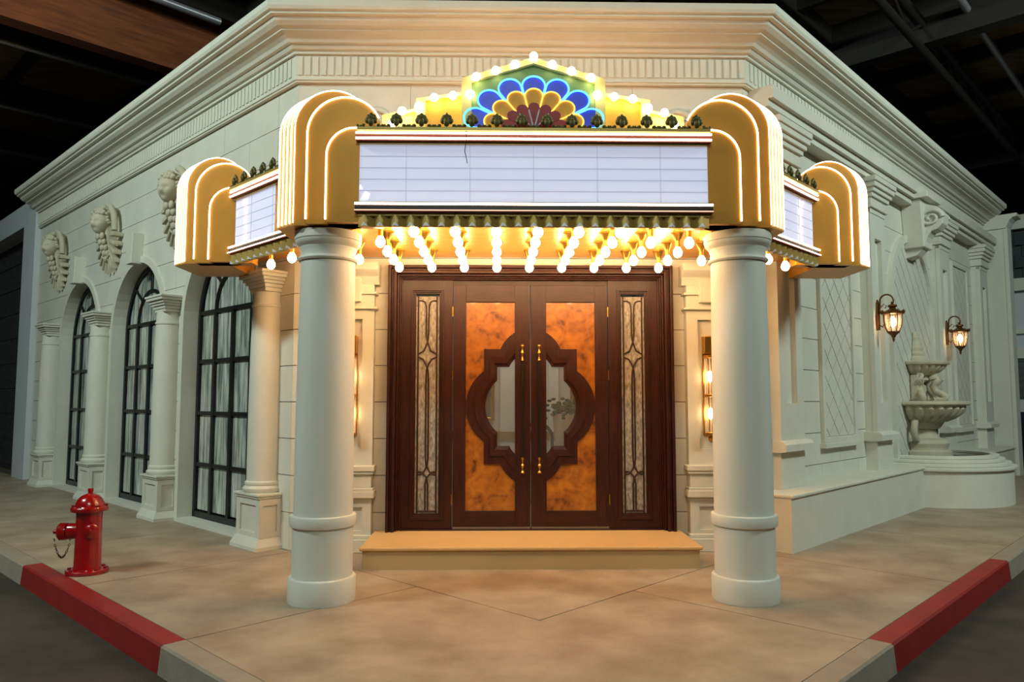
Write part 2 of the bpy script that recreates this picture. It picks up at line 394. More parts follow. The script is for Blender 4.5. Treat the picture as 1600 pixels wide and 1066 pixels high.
# ------------------------------------------------------------------ arched windows
def window(i, cx, label):
    win = empty('window_%d' % i, LW(cx, .0), LR); struct(win, label)
    R, sp, yf = .95, 2.5, .16
    # smooth reveal + archivolt
    o = [(-R-.09, 0)] + arc(0, sp, R+.09, R+.09, 180, 0, 24) + [(R+.09, 0)]
    inn = [(-R, 0)] + arc(0, sp, R, R, 180, 0, 24) + [(R, 0)]
    v = []; n = len(o)
    for y in (-.03, .3):
        v += [(x, y, z) for x, z in o] + [(x, y, z) for x, z in inn]
    f = []
    for k in range(n-1):
        f += [(k, k+1, n+k+1, n+k), (n+k, n+k+1, 3*n+k+1, 3*n+k), (k, 2*n+k, 2*n+k+1, k+1)]
    MB().add(v, f).build('archivolt', 'stucco', win)
    MB().box(-R, R, -.06, .3, 0, .035).build('sill', 'stucco', win)
    MB().prism([(-.10, 3.42), (.10, 3.42), (.14, 3.86), (-.14, 3.86)], -.16, .02).build('keystone', 'stucco', win, bevel=.01)
    # black frame
    fr = MB(); r2 = R-.055
    o2 = [(-R, .035)] + arc(0, sp, R, R, 180, 0, 24) + [(R, .035)]; i2 = [(-r2, .035)] + arc(0, sp, r2, r2, 180, 0, 24) + [(r2, .035)]
    v = []; n = len(o2)
    for y in (yf, yf+.06): v += [(x, y, z) for x, z in o2] + [(x, y, z) for x, z in i2]
    f = []
    for k in range(n-1): f += [(k, k+1, n+k+1, n+k), (n+k, n+k+1, 3*n+k+1, 3*n+k), (2*n+k, 3*n+k, 3*n+k+1, 2*n+k+1)]
    fr.add(v, f).box(-R, R, yf, yf+.06, .035, .11)
    fr.build('frame', 'black', win)
    hz = [.11, .69, 1.33, 1.98, 2.60]
    for x in (-R/2, 0, R/2): MB().box(x-.032, x+.032, yf, yf+.05, .1, 2.62).build('mullion', 'black', win)
    for z in hz[1:]: MB().box(-R+.02, R-.02, yf+.005, yf+.05, z-.024, z+.024).build('glazing_bar', 'black', win)
    z0 = 2.6
    MB().tube([(x, yf+.025, z) for x, z in arc(0, z0, R/2, R/2, 180, 0, 14)], .028, 5).build('arched_bar', 'black', win)
    for a in (45, 90, 135):
        p = (R/2*cos(radians(a)), z0+R/2*sin(radians(a))); q = (R*.98*cos(radians(a)), sp+R*.98*sin(radians(a)))
        MB().tube([(p[0], yf+.025, p[1]), (q[0], yf+.025, q[1])], .026, 4).build('radial_bar', 'black', win)
    xs = [-R+.05, -R/2, 0, R/2, R-.05]
    for a, b in zip(xs, xs[1:]):
        for c, d in zip(hz, hz[1:]): MB().box(a+.02, b-.02, yf+.035, yf+.041, c+.02, d-.02).build('pane', 'pane', win)
    def sector(ri, a0, a1):
        q = [(ri*cos(radians(a)), z0+ri*sin(radians(a))) for a in [a0+(a1-a0)*k/6 for k in range(7)]]
        t = [(.91*R*cos(radians(a)), sp+.94*R*sin(radians(a))) for a in [a1+(a0-a1)*k/6 for k in range(7)]]
        if a0 == 0: t[-1] = (.9*R, z0)
        if a1 == 180: t[0] = (-.9*R, z0)
        return q+t
    for a0 in (0, 45, 90, 135): MB().prism(sector(R/2+.02, a0, a0+45), yf+.035, yf+.041).build('pane', 'pane', win)
    for a0 in (0, 90): MB().prism([(0, z0)] + [(.47*cos(radians(a0+9*k))*.98, z0+.46*sin(radians(a0+9*k))) for k in range(11)], yf+.035, yf+.041).build('pane', 'pane', win)
    MB().box(-R-.05, R+.05, .26, .3, 0, 3.5).build('blackout_board', 'dark', win)
window(1, WX[0], 'arched black framed window closest to the theatre doors')
window(2, WX[1], 'middle arched black framed window of the three')
window(3, WX[2], 'arched black framed window at the far end of the wall')
# engaged columns
def engaged():
    e = empty('engaged_column')
    p = MB().box(-.225, .225, -.215, .0, .05, .53)
    p.frame(-.225, .225, .12, .50, .06, .06, .05, .06, -.235, -.215)
    for sx in (-1, 1):
        a, b = sorted((sx*.225, sx*.245))
        for y0, y1 in ((-.234, -.185), (-.04, 0)): p.box(a, b, y0, y1, .12, .50)
        p.box(a, b, -.185, -.04, .12, .17); p.box(a, b, -.185, -.04, .44, .50)
    p.build('pedestal', 'stucco', e)
    fo = MB(); fo.slab([(-.28, .0), (-.28, -.28), (.28, -.28), (.28, 0)], 0, .035)
    v = [(-.28, 0, .035), (-.28, -.28, .035), (.28, -.28, .035), (.28, 0, .035), (-.24, 0, .12), (-.24, -.24, .12), (.24, -.24, .12), (.24, 0, .12)]
    fo.add(v, [(0, 1, 5, 4), (1, 2, 6, 5), (2, 3, 7, 6), (4, 5, 6, 7)]); fo.build('plinth', 'stucco', e)
    MB().box(-.265, .265, -.265, 0, .53, .555).box(-.25, .25, -.25, 0, .505, .529).build('pedestal_cap', 'stucco', e, bevel=.006)
    c0 = (0, -.07, 0)
    MB().lathe([(.19, .555), (.205, .575), (.205, .60), (.19, .615), (.178, .625), (.186, .64), (.184, .66), (.168, .675)], 28, c0).build('base_ring', 'stucco', e)
    MB().lathe([(.168, .67), (.169, 1.2), (.163, 2.0), (.148, 2.62)], 28, c0).build('shaft', 'stucco', e)
    c = MB().lathe([(.148, 2.46), (.162, 2.465), (.162, 2.49), (.148, 2.495)], 28, c0)
    for h, z0, z1 in ((.165, 2.62, 2.66), (.18, 2.66, 2.70), (.205, 2.70, 2.73), (.227, 2.73, 2.765), (.26, 2.765, 2.80), (.275, 2.80, 2.83)):
        c.box(-h, h, -.045-h*.88, .0, z0, z1)
    c.build('capital', 'stucco', e, bevel=.006)
    return e
ec0 = engaged(); rows = ['cream engaged column on a panelled pedestal beside the doors corner', 'cream engaged column between the nearest and middle arched windows', 'cream engaged column between the middle and far arched windows', 'cream engaged column at the far end of the windowed wall']
for k, x in enumerate(CX):
    e = ec0 if k == 0 else copy_tree(ec0)
    e.location = LW(x, 0); e.rotation_euler = (0, 0, LR); tag(e, rows[k], 'column', 'engaged columns of the windowed wall')
# carved faces
def face(p):
    x, y, z = p                                            # front is -y
    f = max(0, -y)
    d = 0
    d += .34*f*math.exp(-((x/.14)**2+((z+.08)/.24)**2))    # nose
    d += .14*f*math.exp(-((x/.6)**2+((z-.26)/.12)**2))     # brow
    for s in (-1, 1):
        d -= .24*f*math.exp(-(((x-s*.34)/.18)**2+((z-.06)/.13)**2))   # eye
        d += .08*f*math.exp(-(((x-s*.45)/.25)**2+((z+.32)/.25)**2))   # cheek
    d -= .14*f*math.exp(-((x/.26)**2+((z+.46)/.06)**2))    # mouth
    d += .14*f*math.exp(-((x/.25)**2+((z+.75)/.16)**2))    # chin
    w_ = 1-.22*max(0, -z)
    return (x*w_*(1+d*.2), y*(1+d) if y < 0 else y, z)
def corbel():
    e = empty('face_corbel')
    h = MB().ball((0, 0, 0), (.15, .18, .205), 32, 26, face)
    h.build('head', 'stone', e, (0, -.22, .70), (radians(8), 0, radians(28)))
    hair = MB(); rnd = random.Random(3)
    for k in range(150):
        a = rnd.uniform(0, 2*pi); t = rnd.uniform(.0, 1.75)
        p = (sin(t)*cos(a), sin(t)*sin(a), cos(t))
        if p[1]-.45*p[0] < -.30 and p[2] < .5: continue
        r = rnd.uniform(.030, .046); hair.ball((p[0]*.155, -.215+p[1]*.165, .72+p[2]*.205), (r, r, r*.8), 7, 5)
    hair.build('curls', 'stone', e)
    MB().prof_x([(.02, .02), (-.05, .04), (-.12, .2), (-.17, .4), (-.19, .6), (-.17, .84), (-.1, .95), (.02, .98)], -.11, .11).build('bracket', 'stone', e, bevel=.03)
    for s in (-1, 1):
        for k in range(6):
            a = radians(2-16*k); x, z = .30*cos(a), .46+.46*sin(a); ca, sa = cos(a), sin(a)
            w2, hh = .085, .045
            q = [(x*s+s*u*ca, z+u*sa+vv) for u, vv in ((-w2, -hh*.5), (w2*.9, -hh*.9), (w2, hh*.5), (-w2, hh))]
            MB().prism(q, -.17+.012*k, 0).build('scallop', 'stone', e, bevel=.012)
        rb = [(s*.12, -.17, .98), (s*.2, -.15, .93), (s*.26, -.13, .82), (s*.29, -.12, .68), (s*.30, -.12, .54)]
        MB().tube(rb, .05, 8).build('ribbon', 'stone', e)
    lf = MB()
    for k in range(5):
        for q in (-1, 0, 1): lf.ball((q*(.085-.012*k), -.23+.035*k-(.03 if q == 0 else 0), .47-.085*k), (.05, .04, .06), 8, 6)
    for k in range(9): lf.ball((-.15+.037*k, -.13, .10+.018*abs(k-4)), .02, 6, 5)
    lf.build('leaf_swag', 'stone', e)
    return e
co0 = corbel()
for k, (x, lb) in enumerate([(-3.01, 'carved curly haired face corbel partly behind the gilded end tower'), (-5.61, 'carved curly haired face corbel between middle and far windows'), (-8.21, 'carved curly haired face corbel at the far end of the wall')]):
    e = co0 if k == 0 else copy_tree(co0); e.location = LW(x+.2, .0, 3.53); e.scale = (1.05, .9, .94); e.rotation_euler = (0, 0, LR); tag(e, lb, 'carving', 'carved face corbels above the engaged columns')
# relief scrolls behind the front towers
def spiral(r, turns, n, s=1): return [(s*r*(1-.85*i/n)*cos(turns*2*pi*i/n), r*(1-.85*i/n)*sin(turns*2*pi*i/n)) for i in range(n+1)]
for s, lb in ((-1, 'plaster scroll relief on the corner wall beside the hydrant side tower'), (1, 'plaster scroll relief on the corner wall beside the fountain side tower')):
    e = empty('scroll_relief', (-.03+s*1.56, 0, 4.34)); tag(e, lb, 'carving', 'plaster scroll reliefs above the marquee')
    for k, (dx, dz, r) in enumerate([(0, 0, .2), (-s*.3, -.1, .14), (s*.26, .1, .14)]):
        MB().tube([(dx+x, -.02, dz+z) for x, z in spiral(r, 1.8, 34, s)], .03, 6, r1=.018).build('volute', 'stucco', e)
    MB().ball((-s*.15, -.01, -.2), (.16, .05, .08), 12, 8).build('leaf', 'stucco', e)

# ------------------------------------------------------------------ porch columns
def porch():
    e = empty('porch_column')
    MB().lathe([(.247, 0), (.25, .01), (.25, .17), (.245, .18), (.225, .185)], 48).build('base_drum', 'column', e)
    MB().lathe([(.225, .18), (.225, .56)], 48).build('lower_drum', 'column', e)
    MB().lathe([(.225, .55), (.243, .555), (.246, .56), (.246, .628), (.243, .634), (.22, .638)], 48).build('band', 'column', e)
    MB().lathe([(.22, .63), (.219, 1.2), (.213, 2.0), (.206, 2.62)], 48).build('shaft', 'column', e)
    MB().lathe([(.206, 2.56), (.222, 2.562), (.23, 2.575), (.222, 2.59), (.21, 2.594), (.208, 2.64), (.216, 2.655), (.218, 2.668), (.236, 2.685), (.248, 2.70), (.25, 2.72), (.256, 2.725), (.256, 2.785)], 48).build('capital', 'column', e)
    return e
pc = porch(); pc.location = (-1.655, -1.85, 0); tag(pc, 'smooth round porch column on the hydrant side of the steps', 'column', 'porch columns holding up the marquee')
pc2 = copy_tree(pc); pc2.location = (1.545, -1.875, 0); tag(pc2, 'smooth round porch column on the fountain side of the steps', 'column', 'porch columns holding up the marquee')

# ------------------------------------------------------------------ doors
st = empty('entrance_step', (-.03, -.45, 0)); tag(st, 'low wide tan step in front of the double doors', 'step')
MB().box(-1.50, 1.50, -.425, .44, 0, .165).build('riser', mat('step_riser', (186, 160, 112), .55), st)
MB().box(-1.525, 1.525, -.45, .44, .165, .197).build('tread', mat('step_tread', (206, 168, 112), .5, var=.05), st, bevel=.01)
df = empty('door_frame', (0, 0, .197)); struct(df, 'wide moulded walnut frame around the double doors')
for k, (wd, y) in enumerate([(0, -.16), (.03, -.13), (.055, -.15), (.085, -.10), (.105, -.07), (.12, -.05)]):
    x = 1.44-wd; x2 = 1.44-[.03, .055, .085, .105, .12, .135][k]
    zt = 2.66-wd; zt2 = 2.66-[.03, .055, .085, .105, .12, .135][k]
    for s in (-1, 1): MB().box(min(s*x, s*x2), max(s*x, s*x2), y, .06, 0, zt).build('jamb_moulding', 'walnut', df, bevel=.006)
    MB().box(-x2, x2, y, .06, zt2, zt).build('head_moulding', 'walnut_h', df, bevel=.006)
# outer side and sill
MB().box(-1.31, 1.31, -.06, .05, 0, .012).build('threshold', 'walnut_h', df)
for s, nm, lb in ((-1, 'window_4', 'leaded sidelight on the hydrant side of the doors'), (1, 'window_5', 'leaded sidelight on the fountain side of the doors')):
    sl = empty(nm, (s*1.052, 0, .197)); struct(sl, lb)
    MB().frame(-.255, .255, .012, 2.53, .09, .09, .10, .12, -.02, .05).build('frame', 'walnut', sl)
    for k, (i, y) in enumerate([(.09, -.035), (.105, -.022), (.12, -.008)]):
        MB().frame(-.255+i, .255-i, .012+i, 2.43-(i-.09), .016, .016, .03, .016, y, .04).build('glazing_moulding', 'walnut', sl, bevel=.003)
    MB().box(-.135, .135, .005, .012, .15, 2.36).build('pane', 'rain', sl)
    ld = MB(); T = lambda pts: ld.tube([(x, 0, z) for x, z in pts], .0085, 5)
    for q in (-.095, .095): T([(q, .15), (q, 2.36)])
    for q in (-1, 1):
        T([(q*.095, 2.315), (q*.055, 2.315), (q*.028, 2.30), (q*.016, 2.26), (q*.013, 2.2), (q*.013, 1.98), (q*.004, 1.9), (-q*.035, 1.80), (-q*.095, 1.765)])
        T([(q*.095, 1.735), (q*.045, 1.715), (q*.012, 1.66), (-q*.006, 1.6), (-q*.013, 1.5), (-q*.013, .72), (-q*.004, .64), (q*.03, .575), (q*.06, .552), (q*.095, .548)])
        T([(q*.095, .578), (q*.055, .575), (q*.03, .552), (0, .515), (-q*.013, .45), (-q*.013, .19)])
    T([(-.095, .185), (.095, .185)]); ld.build('leading', 'leading', sl)
QZ = 1.432-.197
def ring_pts(kind, n=10):
    if kind == 'o': top, tr, sqx, sqz0, sc, sr = .463, .329, .474, .582, .2185, .44
    else: top, tr, sqx, sqz0, sc, sr = .308, .235, .34, .40, .118, .342
    X0 = .158
    a1 = math.acos(X0/tr); a2 = math.asin((sqz0-top)/tr)
    P = [(tr*cos(a1+(a2-a1)*i/n), top+tr*sin(a1+(a2-a1)*i/n)) for i in range(n+1)]
    b = math.acos((sqx-sc)/sr)
    P += [(sqx, sqz0)] + [(sc+sr*cos(b-2*b*i/(2*n)), sr*sin(b-2*b*i/(2*n))) for i in range(2*n+1)] + [(sqx, -sqz0)]
    P += [(x, -z) for x, z in reversed(P[:n+1])]
    return P
def leaf(nm, s, lb):
    d = empty(nm, (0, 0, .197)); struct(d, lb)
    X = lambda a, b: (min(s*a, s*b), max(s*a, s*b))
    MB().box(*X(.003, .16), -.02, .03, .03, 2.475).build('lock_stile', 'walnut', d, bevel=.003)
    MB().box(*X(.66, .79), -.02, .03, .03, 2.475).build('hinge_stile', 'walnut', d, bevel=.003)
    MB().box(*X(.16, .66), -.02, .03, 2.30, 2.475).build('top_rail', 'walnut_h', d, bevel=.003)
    MB().box(*X(.16, .66), -.02, .03, .03, .188).build('bottom_rail', 'walnut_h', d, bevel=.003)
    MB().box(*X(.01, .785), -.028, -.02, .004, .03).build('sweep', 'steel', d)
    O, I = ring_pts('o'), ring_pts('i')
    # burl panel with the lobed hole (kept as upper/lower/outer pieces of one veneer sheet)
    half = len(O)//2
    up = [(.158, 2.31-QZ)] + [(p[0], p[1]) for p in O[:half+1]] + [(.665, 0), (.665, 2.31-QZ)]
    lo = [(.158, .18-QZ)] + [(p[0], p[1]) for p in reversed(O[half:])] + [(.665, 0), (.665, .18-QZ)]
    for q in (up, lo): MB().prism([(s*x, z+QZ) for x, z in q], 0, .02).build('burl_panel', 'burl', d)
    n = len(O); mids = [((a[0]*.55+b[0]*.45), (a[1]*.55+b[1]*.45)) for a, b in zip(O, I)]
    def strip(A, B, ya, yb, yk):
        v = [(s*x, ya, z+QZ) for x, z in A] + [(s*x, yb, z+QZ) for x, z in B] + [(s*x, .02, z+QZ) for x, z in A] + [(s*x, .02, z+QZ) for x, z in B]; f = []
        for k in range(n-1): f += [(k, k+1, n+k+1, n+k), (k, 2*n+k, 2*n+k+1, k+1), (n+k, n+k+1, 3*n+k+1, 3*n+k)]
        return MB().add(v, f)
    strip(O, mids, -.018, -.018, 0).build('ring_outer', 'walnut', d)
    i2 = [((a[0]*.2+b[0]*.8), (a[1]*.2+b[1]*.8)) for a, b in zip(O, I)]
    strip(mids, i2, -.028, -.024, 0).build('ring_middle', 'walnut', d)
    strip(i2, I, -.012, -.004, 0).build('ring_bead', 'walnut', d)
    MB().prism([(s*x, z+QZ) for x, z in [(.158, I[0][1])] + I], .010, .016).build('pane', 'clear', d)
    h = empty('handle', (s*.085, -.075, 0), 0, d)
    MB().tube([(0, 0, .72), (0, 0, 1.72)], .013, 10).build('grip', 'black', h)
    for z, q in ((.56, 1), (1.86, -1)):
        b = [(.006, -.0), (.018, .006), (.02, .015), (.009, .03), (.009, .06), (.016, .075), (.018, .085), (.009, .10), (.01, .14), (.016, .15), (.016, .165)]
        MB().lathe([(r, z+q*t) for r, t in b], 12).build('ferrule', 'brass', h)
        MB().tube([(0, 0, z+q*.08), (0, .06, z+q*.08)], .008, 8).build('standoff', 'brass', h)
    for z in (.3, 1.55, 2.2): MB().tube([(s*.795, -.024, z-.05), (s*.795, -.024, z+.05)], .007, 8).build('hinge', 'brass', d)
leaf('door_1', -1, 'walnut door leaf with burl panels, hinged on the hydrant side')
leaf('door_2', 1, 'walnut door leaf with burl panels, hinged on the fountain side')
MB_ = MB().box(-1.31, 1.31, 0, .05, 2.475, 2.53); MB_.build('transom_rail', 'walnut_h', df)
# lobby seen through the panes
lob = MB().box(-1.6, 1.6, 3.0, 3.1, .19, 3.0).build('wall_lobby', 'lobby'); struct(lob, 'pale lobby wall seen through the door panes')
MB().box(-.30, -.08, 2.9, 3.0, .19, 3.0).build('pier', 'lobby', lob)
for a, b in ((-.31, -.07), (.37, .53)): MB().box(a, b, 2.88, 3.0, .93, 1.05).build('baseboard', 'baseboard', lob)
MB().box(.38, .52, 2.9, 3.0, .19, 3.0).build('pier', 'lobby', lob)
for a, b in ((-1.6, -.3), (-.08, .38), (.52, 1.6)): MB().box(a, b, 2.97, 3.0, .93, 1.05).build('baseboard', 'baseboard', lob)
lf_ = MB().box(-1.8, 1.8, .06, 3.1, .15, .19).build('floor_lobby', 'stucco'); struct(lf_, 'lobby floor behind the doors')
lc = MB().box(-1.8, 1.8, .1, 3.1, 3.0, 3.05).build('ceiling_lobby', 'lobby'); struct(lc, 'lobby ceiling behind the doors')
for s, nm in ((-1, 'wall_lobby_west'), (1, 'wall_lobby_east')): struct(MB().box(s*1.7-.05, s*1.7+.05, .1, 3.1, .19, 3.0).build(nm, 'lobby'), 'pale lobby side wall, ' + ('hydrant side' if s < 0 else 'fountain side'))
ll = bpy.data.lights.new('lobby_ceiling_lamp', 'AREA'); ll.size = 1.4; ll.energy = 16; ll.color = (1, .93, .82)
lo_ = bpy.data.objects.new('lobby_ceiling_lamp', ll); COL.objects.link(lo_); lo_.location = (0, 1.6, 2.95)
for x, lb in ((-.66, 'gilt framed lobby mirror seen through the hydrant side pane'), (.97, 'gilt framed lobby mirror seen through the fountain side pane')):
    e = empty('gilt_mirror', (x, 2.98, 1.2)); tag(e, lb, 'mirror', 'gilt mirrors in the lobby')
    MB().frame(-.28, .28, 0, .9, .05, .05, .05, .05, -.05, 0).build('frame', 'brass', e, bevel=.01)
    MB().box(-.23, .23, -.02, 0, .05, .85).build('glass', mat('mirror_glass', (220, 220, 215), .08, metal=.9), e)
pl = empty('potted_plant', (.56, 2.2, .19)); tag(pl, 'leafy plant in a pale planter inside the lobby', 'plant')
MB().lathe([(.12, 0), (.12, .55), (.16, .9), (.18, 1.12), (.15, 1.12)], 16).build('planter', 'terracotta', pl)
fo = MB(); rr = random.Random(5)
for k in range(120): fo.ball((rr.gauss(0, .12), rr.gauss(0, .11), 1.2+rr.gauss(0, .06)), (.034, .034, .02), 6, 4)
fo.build('foliage', 'plant', pl)
chh = empty('lobby_chair', (.18, 2.0, .19)); tag(chh, 'dark curved back chair inside the lobby', 'chair')
for s in (-1, 1):
    MB().tube([(s*.2, -.2, 0), (s*.2, -.2, .45)], .02, 6).build('leg', 'chairwood', chh); MB().tube([(s*.2, .2, 0), (s*.2, .2, .45)], .02, 6).build('leg', 'chairwood', chh)
MB().box(-.23, .23, -.23, .23, .44, .5).build('seat', 'baseboard', chh, bevel=.02)
MB().tube([(-.2, .2, .45)] + [(x, .22, z) for x, z in arc(0, .8, .2, .2, 180, 0, 12)] + [(.2, .2, .45)], .022, 8).build('backrest', 'chairwood', chh)

# ------------------------------------------------------------------ entrance pilasters and tube sconces
def pilaster_front():
    e = empty('entrance_pilaster'); W = .215
    MB().box(-W, W, -.10, 0, .16, .5).frame(-W, W, .16, .5, .09, .09, .05, .06, -.125, -.10).build('pedestal', 'stucco', e)
    MB().box(-W-.03, W+.03, -.16, 0, 0, .13).box(-W-.015, W+.015, -.14, 0, .13, .17).build('plinth', 'stucco', e, bevel=.008)
    MB().box(-W-.03, W+.03, -.165, 0, .53, .6).box(-W-.018, W+.018, -.15, 0, .6, .63).box(-W-.005, W+.005, -.135, 0, .50, .53).box(-W-.0, W+.0, -.13, 0, .63, .76).box(-W-.02, W+.02, -.15, 0, .76, .79).box(-W-.03, W+.03, -.16, 0, .79, .845).build('dado_moulding', 'stucco', e, bevel=.007)
    MB().box(-W, W, -.06, 0, .845, 2.41).frame(-W+.0, W-.0, .845, 2.41, .115, .115, .16, .1, -.10, -.06).build('shaft', 'stucco', e)
    MB().box(-W-.03, W+.03, -.14, 0, 2.41, 2.43).box(-W, W, -.11, 0, 2.43, 2.56).box(-W-.03, W+.03, -.14, 0, 2.56, 2.585).box(-W, W, -.12, 0, 2.585, 2.66).box(-.09, .09, -.18, 0, 2.48, 2.72).build('necking', 'stucco', e, bevel=.005)
    MB().prof_x([(0, 2.66), (-.12, 2.66), (-.15, 2.74), (-.2, 2.78), (-.22, 2.80), (-.22, 2.87), (0, 2.87)], -W-.05, W+.05).build('capital', 'stucco', e)
    return e
pf = pilaster_front(); pf.location = (-1.80, 0, 0); tag(pf, 'panelled cream pilaster beside the doors, hydrant side', 'pilaster', 'pilasters beside the doors')
pf2 = copy_tree(pf); pf2.location = (1.80, 0, 0); tag(pf2, 'panelled cream pilaster beside the doors, fountain side', 'pilaster', 'pilasters beside the doors')
def sconce():
    e = empty('tube_sconce')
    MB().box(-.055, .055, -.02, 0, -.02, .98).build('backplate', 'brass', e, bevel=.005)
    MB().box(-.055, .055, -.10, -.02, .80, .98).build('crest', 'brass', e, bevel=.008)
    for z in (.0, .38, .77): MB().lathe([(.052, z-.015), (.06, z-.01), (.06, z+.01), (.052, z+.015)], 16, (0, -.09, 0)).build('band', 'brass', e)
    for k in range(10):
        a = 2*pi*k/10; MB().tube([(.05*cos(a), -.09+.05*sin(a), .01), (.05*cos(a), -.09+.05*sin(a), .77)], .008, 6).build('glass_rod', 'rod', e)
    for z in (.20, .57): MB().ball((0, -.09, z), (.024, .024, .06), 10, 8).build('light_bulb', 'lamp', e)
    MB().ball((0, -.09, -.04), (.03, .03, .05), 10, 6).build('finial', 'brass', e)
    return e
sc1 = sconce(); sc1.location = (-1.80, -.06, 1.16); tag(sc1, 'lit glass rod sconce half hidden by the hydrant side porch column', 'sconce', 'glass rod sconces beside the doors')
sc2 = copy_tree(sc1); sc2.location = (1.80, -.06, 1.16); tag(sc2, 'lit glass rod sconce half hidden by the fountain side porch column', 'sconce', 'glass rod sconces beside the doors')

# ------------------------------------------------------------------ marquee
mq = empty('theatre_marquee', (-.065, 0, 0)); tag(mq, 'gilded theatre marquee with neon edged towers, blank letter board and fan pediment', 'marquee')
YF = -2.2; ZB = 2.80; HW = 1.295
SD = (.70, .714)                                            # direction of the side boards, going back
EX, EY = 1.47, 1.60                                         # end tower offset
# canopy body
poly = [(-1.50, -2.02), (1.50, -2.02), (2.66, -.62), (3.06, .44), (2.33, -.02), (-2.36, -.02), (-3.06, .44), (-2.66, -.62)]
MB().slab(poly, 2.96, 3.42).build('canopy_body', 'soffit', mq)
for k in range(14):
    y = -2.02+k*.14; MB().box(-1.35, 1.35, y-.066, y+.066, 2.945, 2.962).build('soffit_board', 'soffit', mq)
for x in (-1.1, 0, 1.1): MB().tube([(x-.5, -1.45, 3.47), (x+.5, -1.45, 3.47)], .018, 8).build('added_roof_tube', 'added_cove', mq); MB().box(x-.52, x+.52, -1.49, -1.41, 3.42, 3.452).build('added_tube_holder', 'black', mq)  # unseen tubes and holders, added on the roof to warm the cornice
# towers
def arch_prof(xl, xr, top, n=14):
    rx = (xr-xl)/2; cz = top-rx
    return [(xl, 0)] + arc(xl+rx, cz, rx, rx, 180, 0, 2*n) + [(xr, 0)]
def tower(m, ox, oy, depth):
    """m=-1 hydrant side, +1 fountain side; ox,oy: inner front corner of the front slab"""
    t = empty('corner_tower', (m*ox, oy, ZB), 0, mq)
    X = lambda pts: [(-m*x, z) for x, z in pts]             # profile written for the hydrant side, mirrored
    s1 = [(-.237, 0), (-.237, .50)] + arc(-.037, .50, .20, .205, 180, 90, 10) + [(0, .705), (0, 0)]
    MB().prism(X(s1), 0, .16).build('front_slab', 'gold', t)
    s2 = arch_prof(-.395, .155, .96); MB().prism(X(s2), .055, .22).build('middle_slab', 'gold', t)
    s3 = arch_prof(-.505, .06, 1.035); D = (-.155, .15)
    n = len(s3); v = []
    rings = [(0, .11), (D[0], .11+D[1]), (D[0], .11+D[1]+depth)]
    for dx, y in rings: v += [(-m*(x+dx), y, z) for x, z in s3]
    f = [tuple(range(n)), tuple(range(2*n, 3*n))] + [(k*n+i, k*n+(i+1) % n, (k+1)*n+(i+1) % n, (k+1)*n+i) for k in range(2) for i in range(n)]
    MB().add(v, f).build('body', 'gold', t)
    def neon(pts, y, dx=0, r=.0058):
        P = [(-m*(x+dx), y-.004, z) for x, z in pts]; MB().tube(P, r, 6).build('neon_tube', 'neon', t)
        MB().tube([(p[0], p[1]+r+.006, p[2]) for p in P], .009, 5).build('neon_channel', 'channel', t)
    o = .006
    neon([(-.237-o, .02), (-.237-o, .50)] + arc(-.037, .50, .20+o, .205+o, 180, 90, 10) + [(0, .705+o)], 0)
    neon([(-.395-o, .035)] + arch_prof(-.395-o, .155+o, .96+o)[1:26], .055)
    for k in range(5):
        u = k/4; neon([(-.505-.003, .02)] + arch_prof(-.508, .063, 1.038)[1:24], .11+D[1]*u, D[0]*u, .0038)
    return t
tower(-1, HW, YF, .34); tower(1, HW, YF, .34)
tower(-1, HW+EX, YF+EY, .62); tower(1, HW+EX, YF+EY, .62)
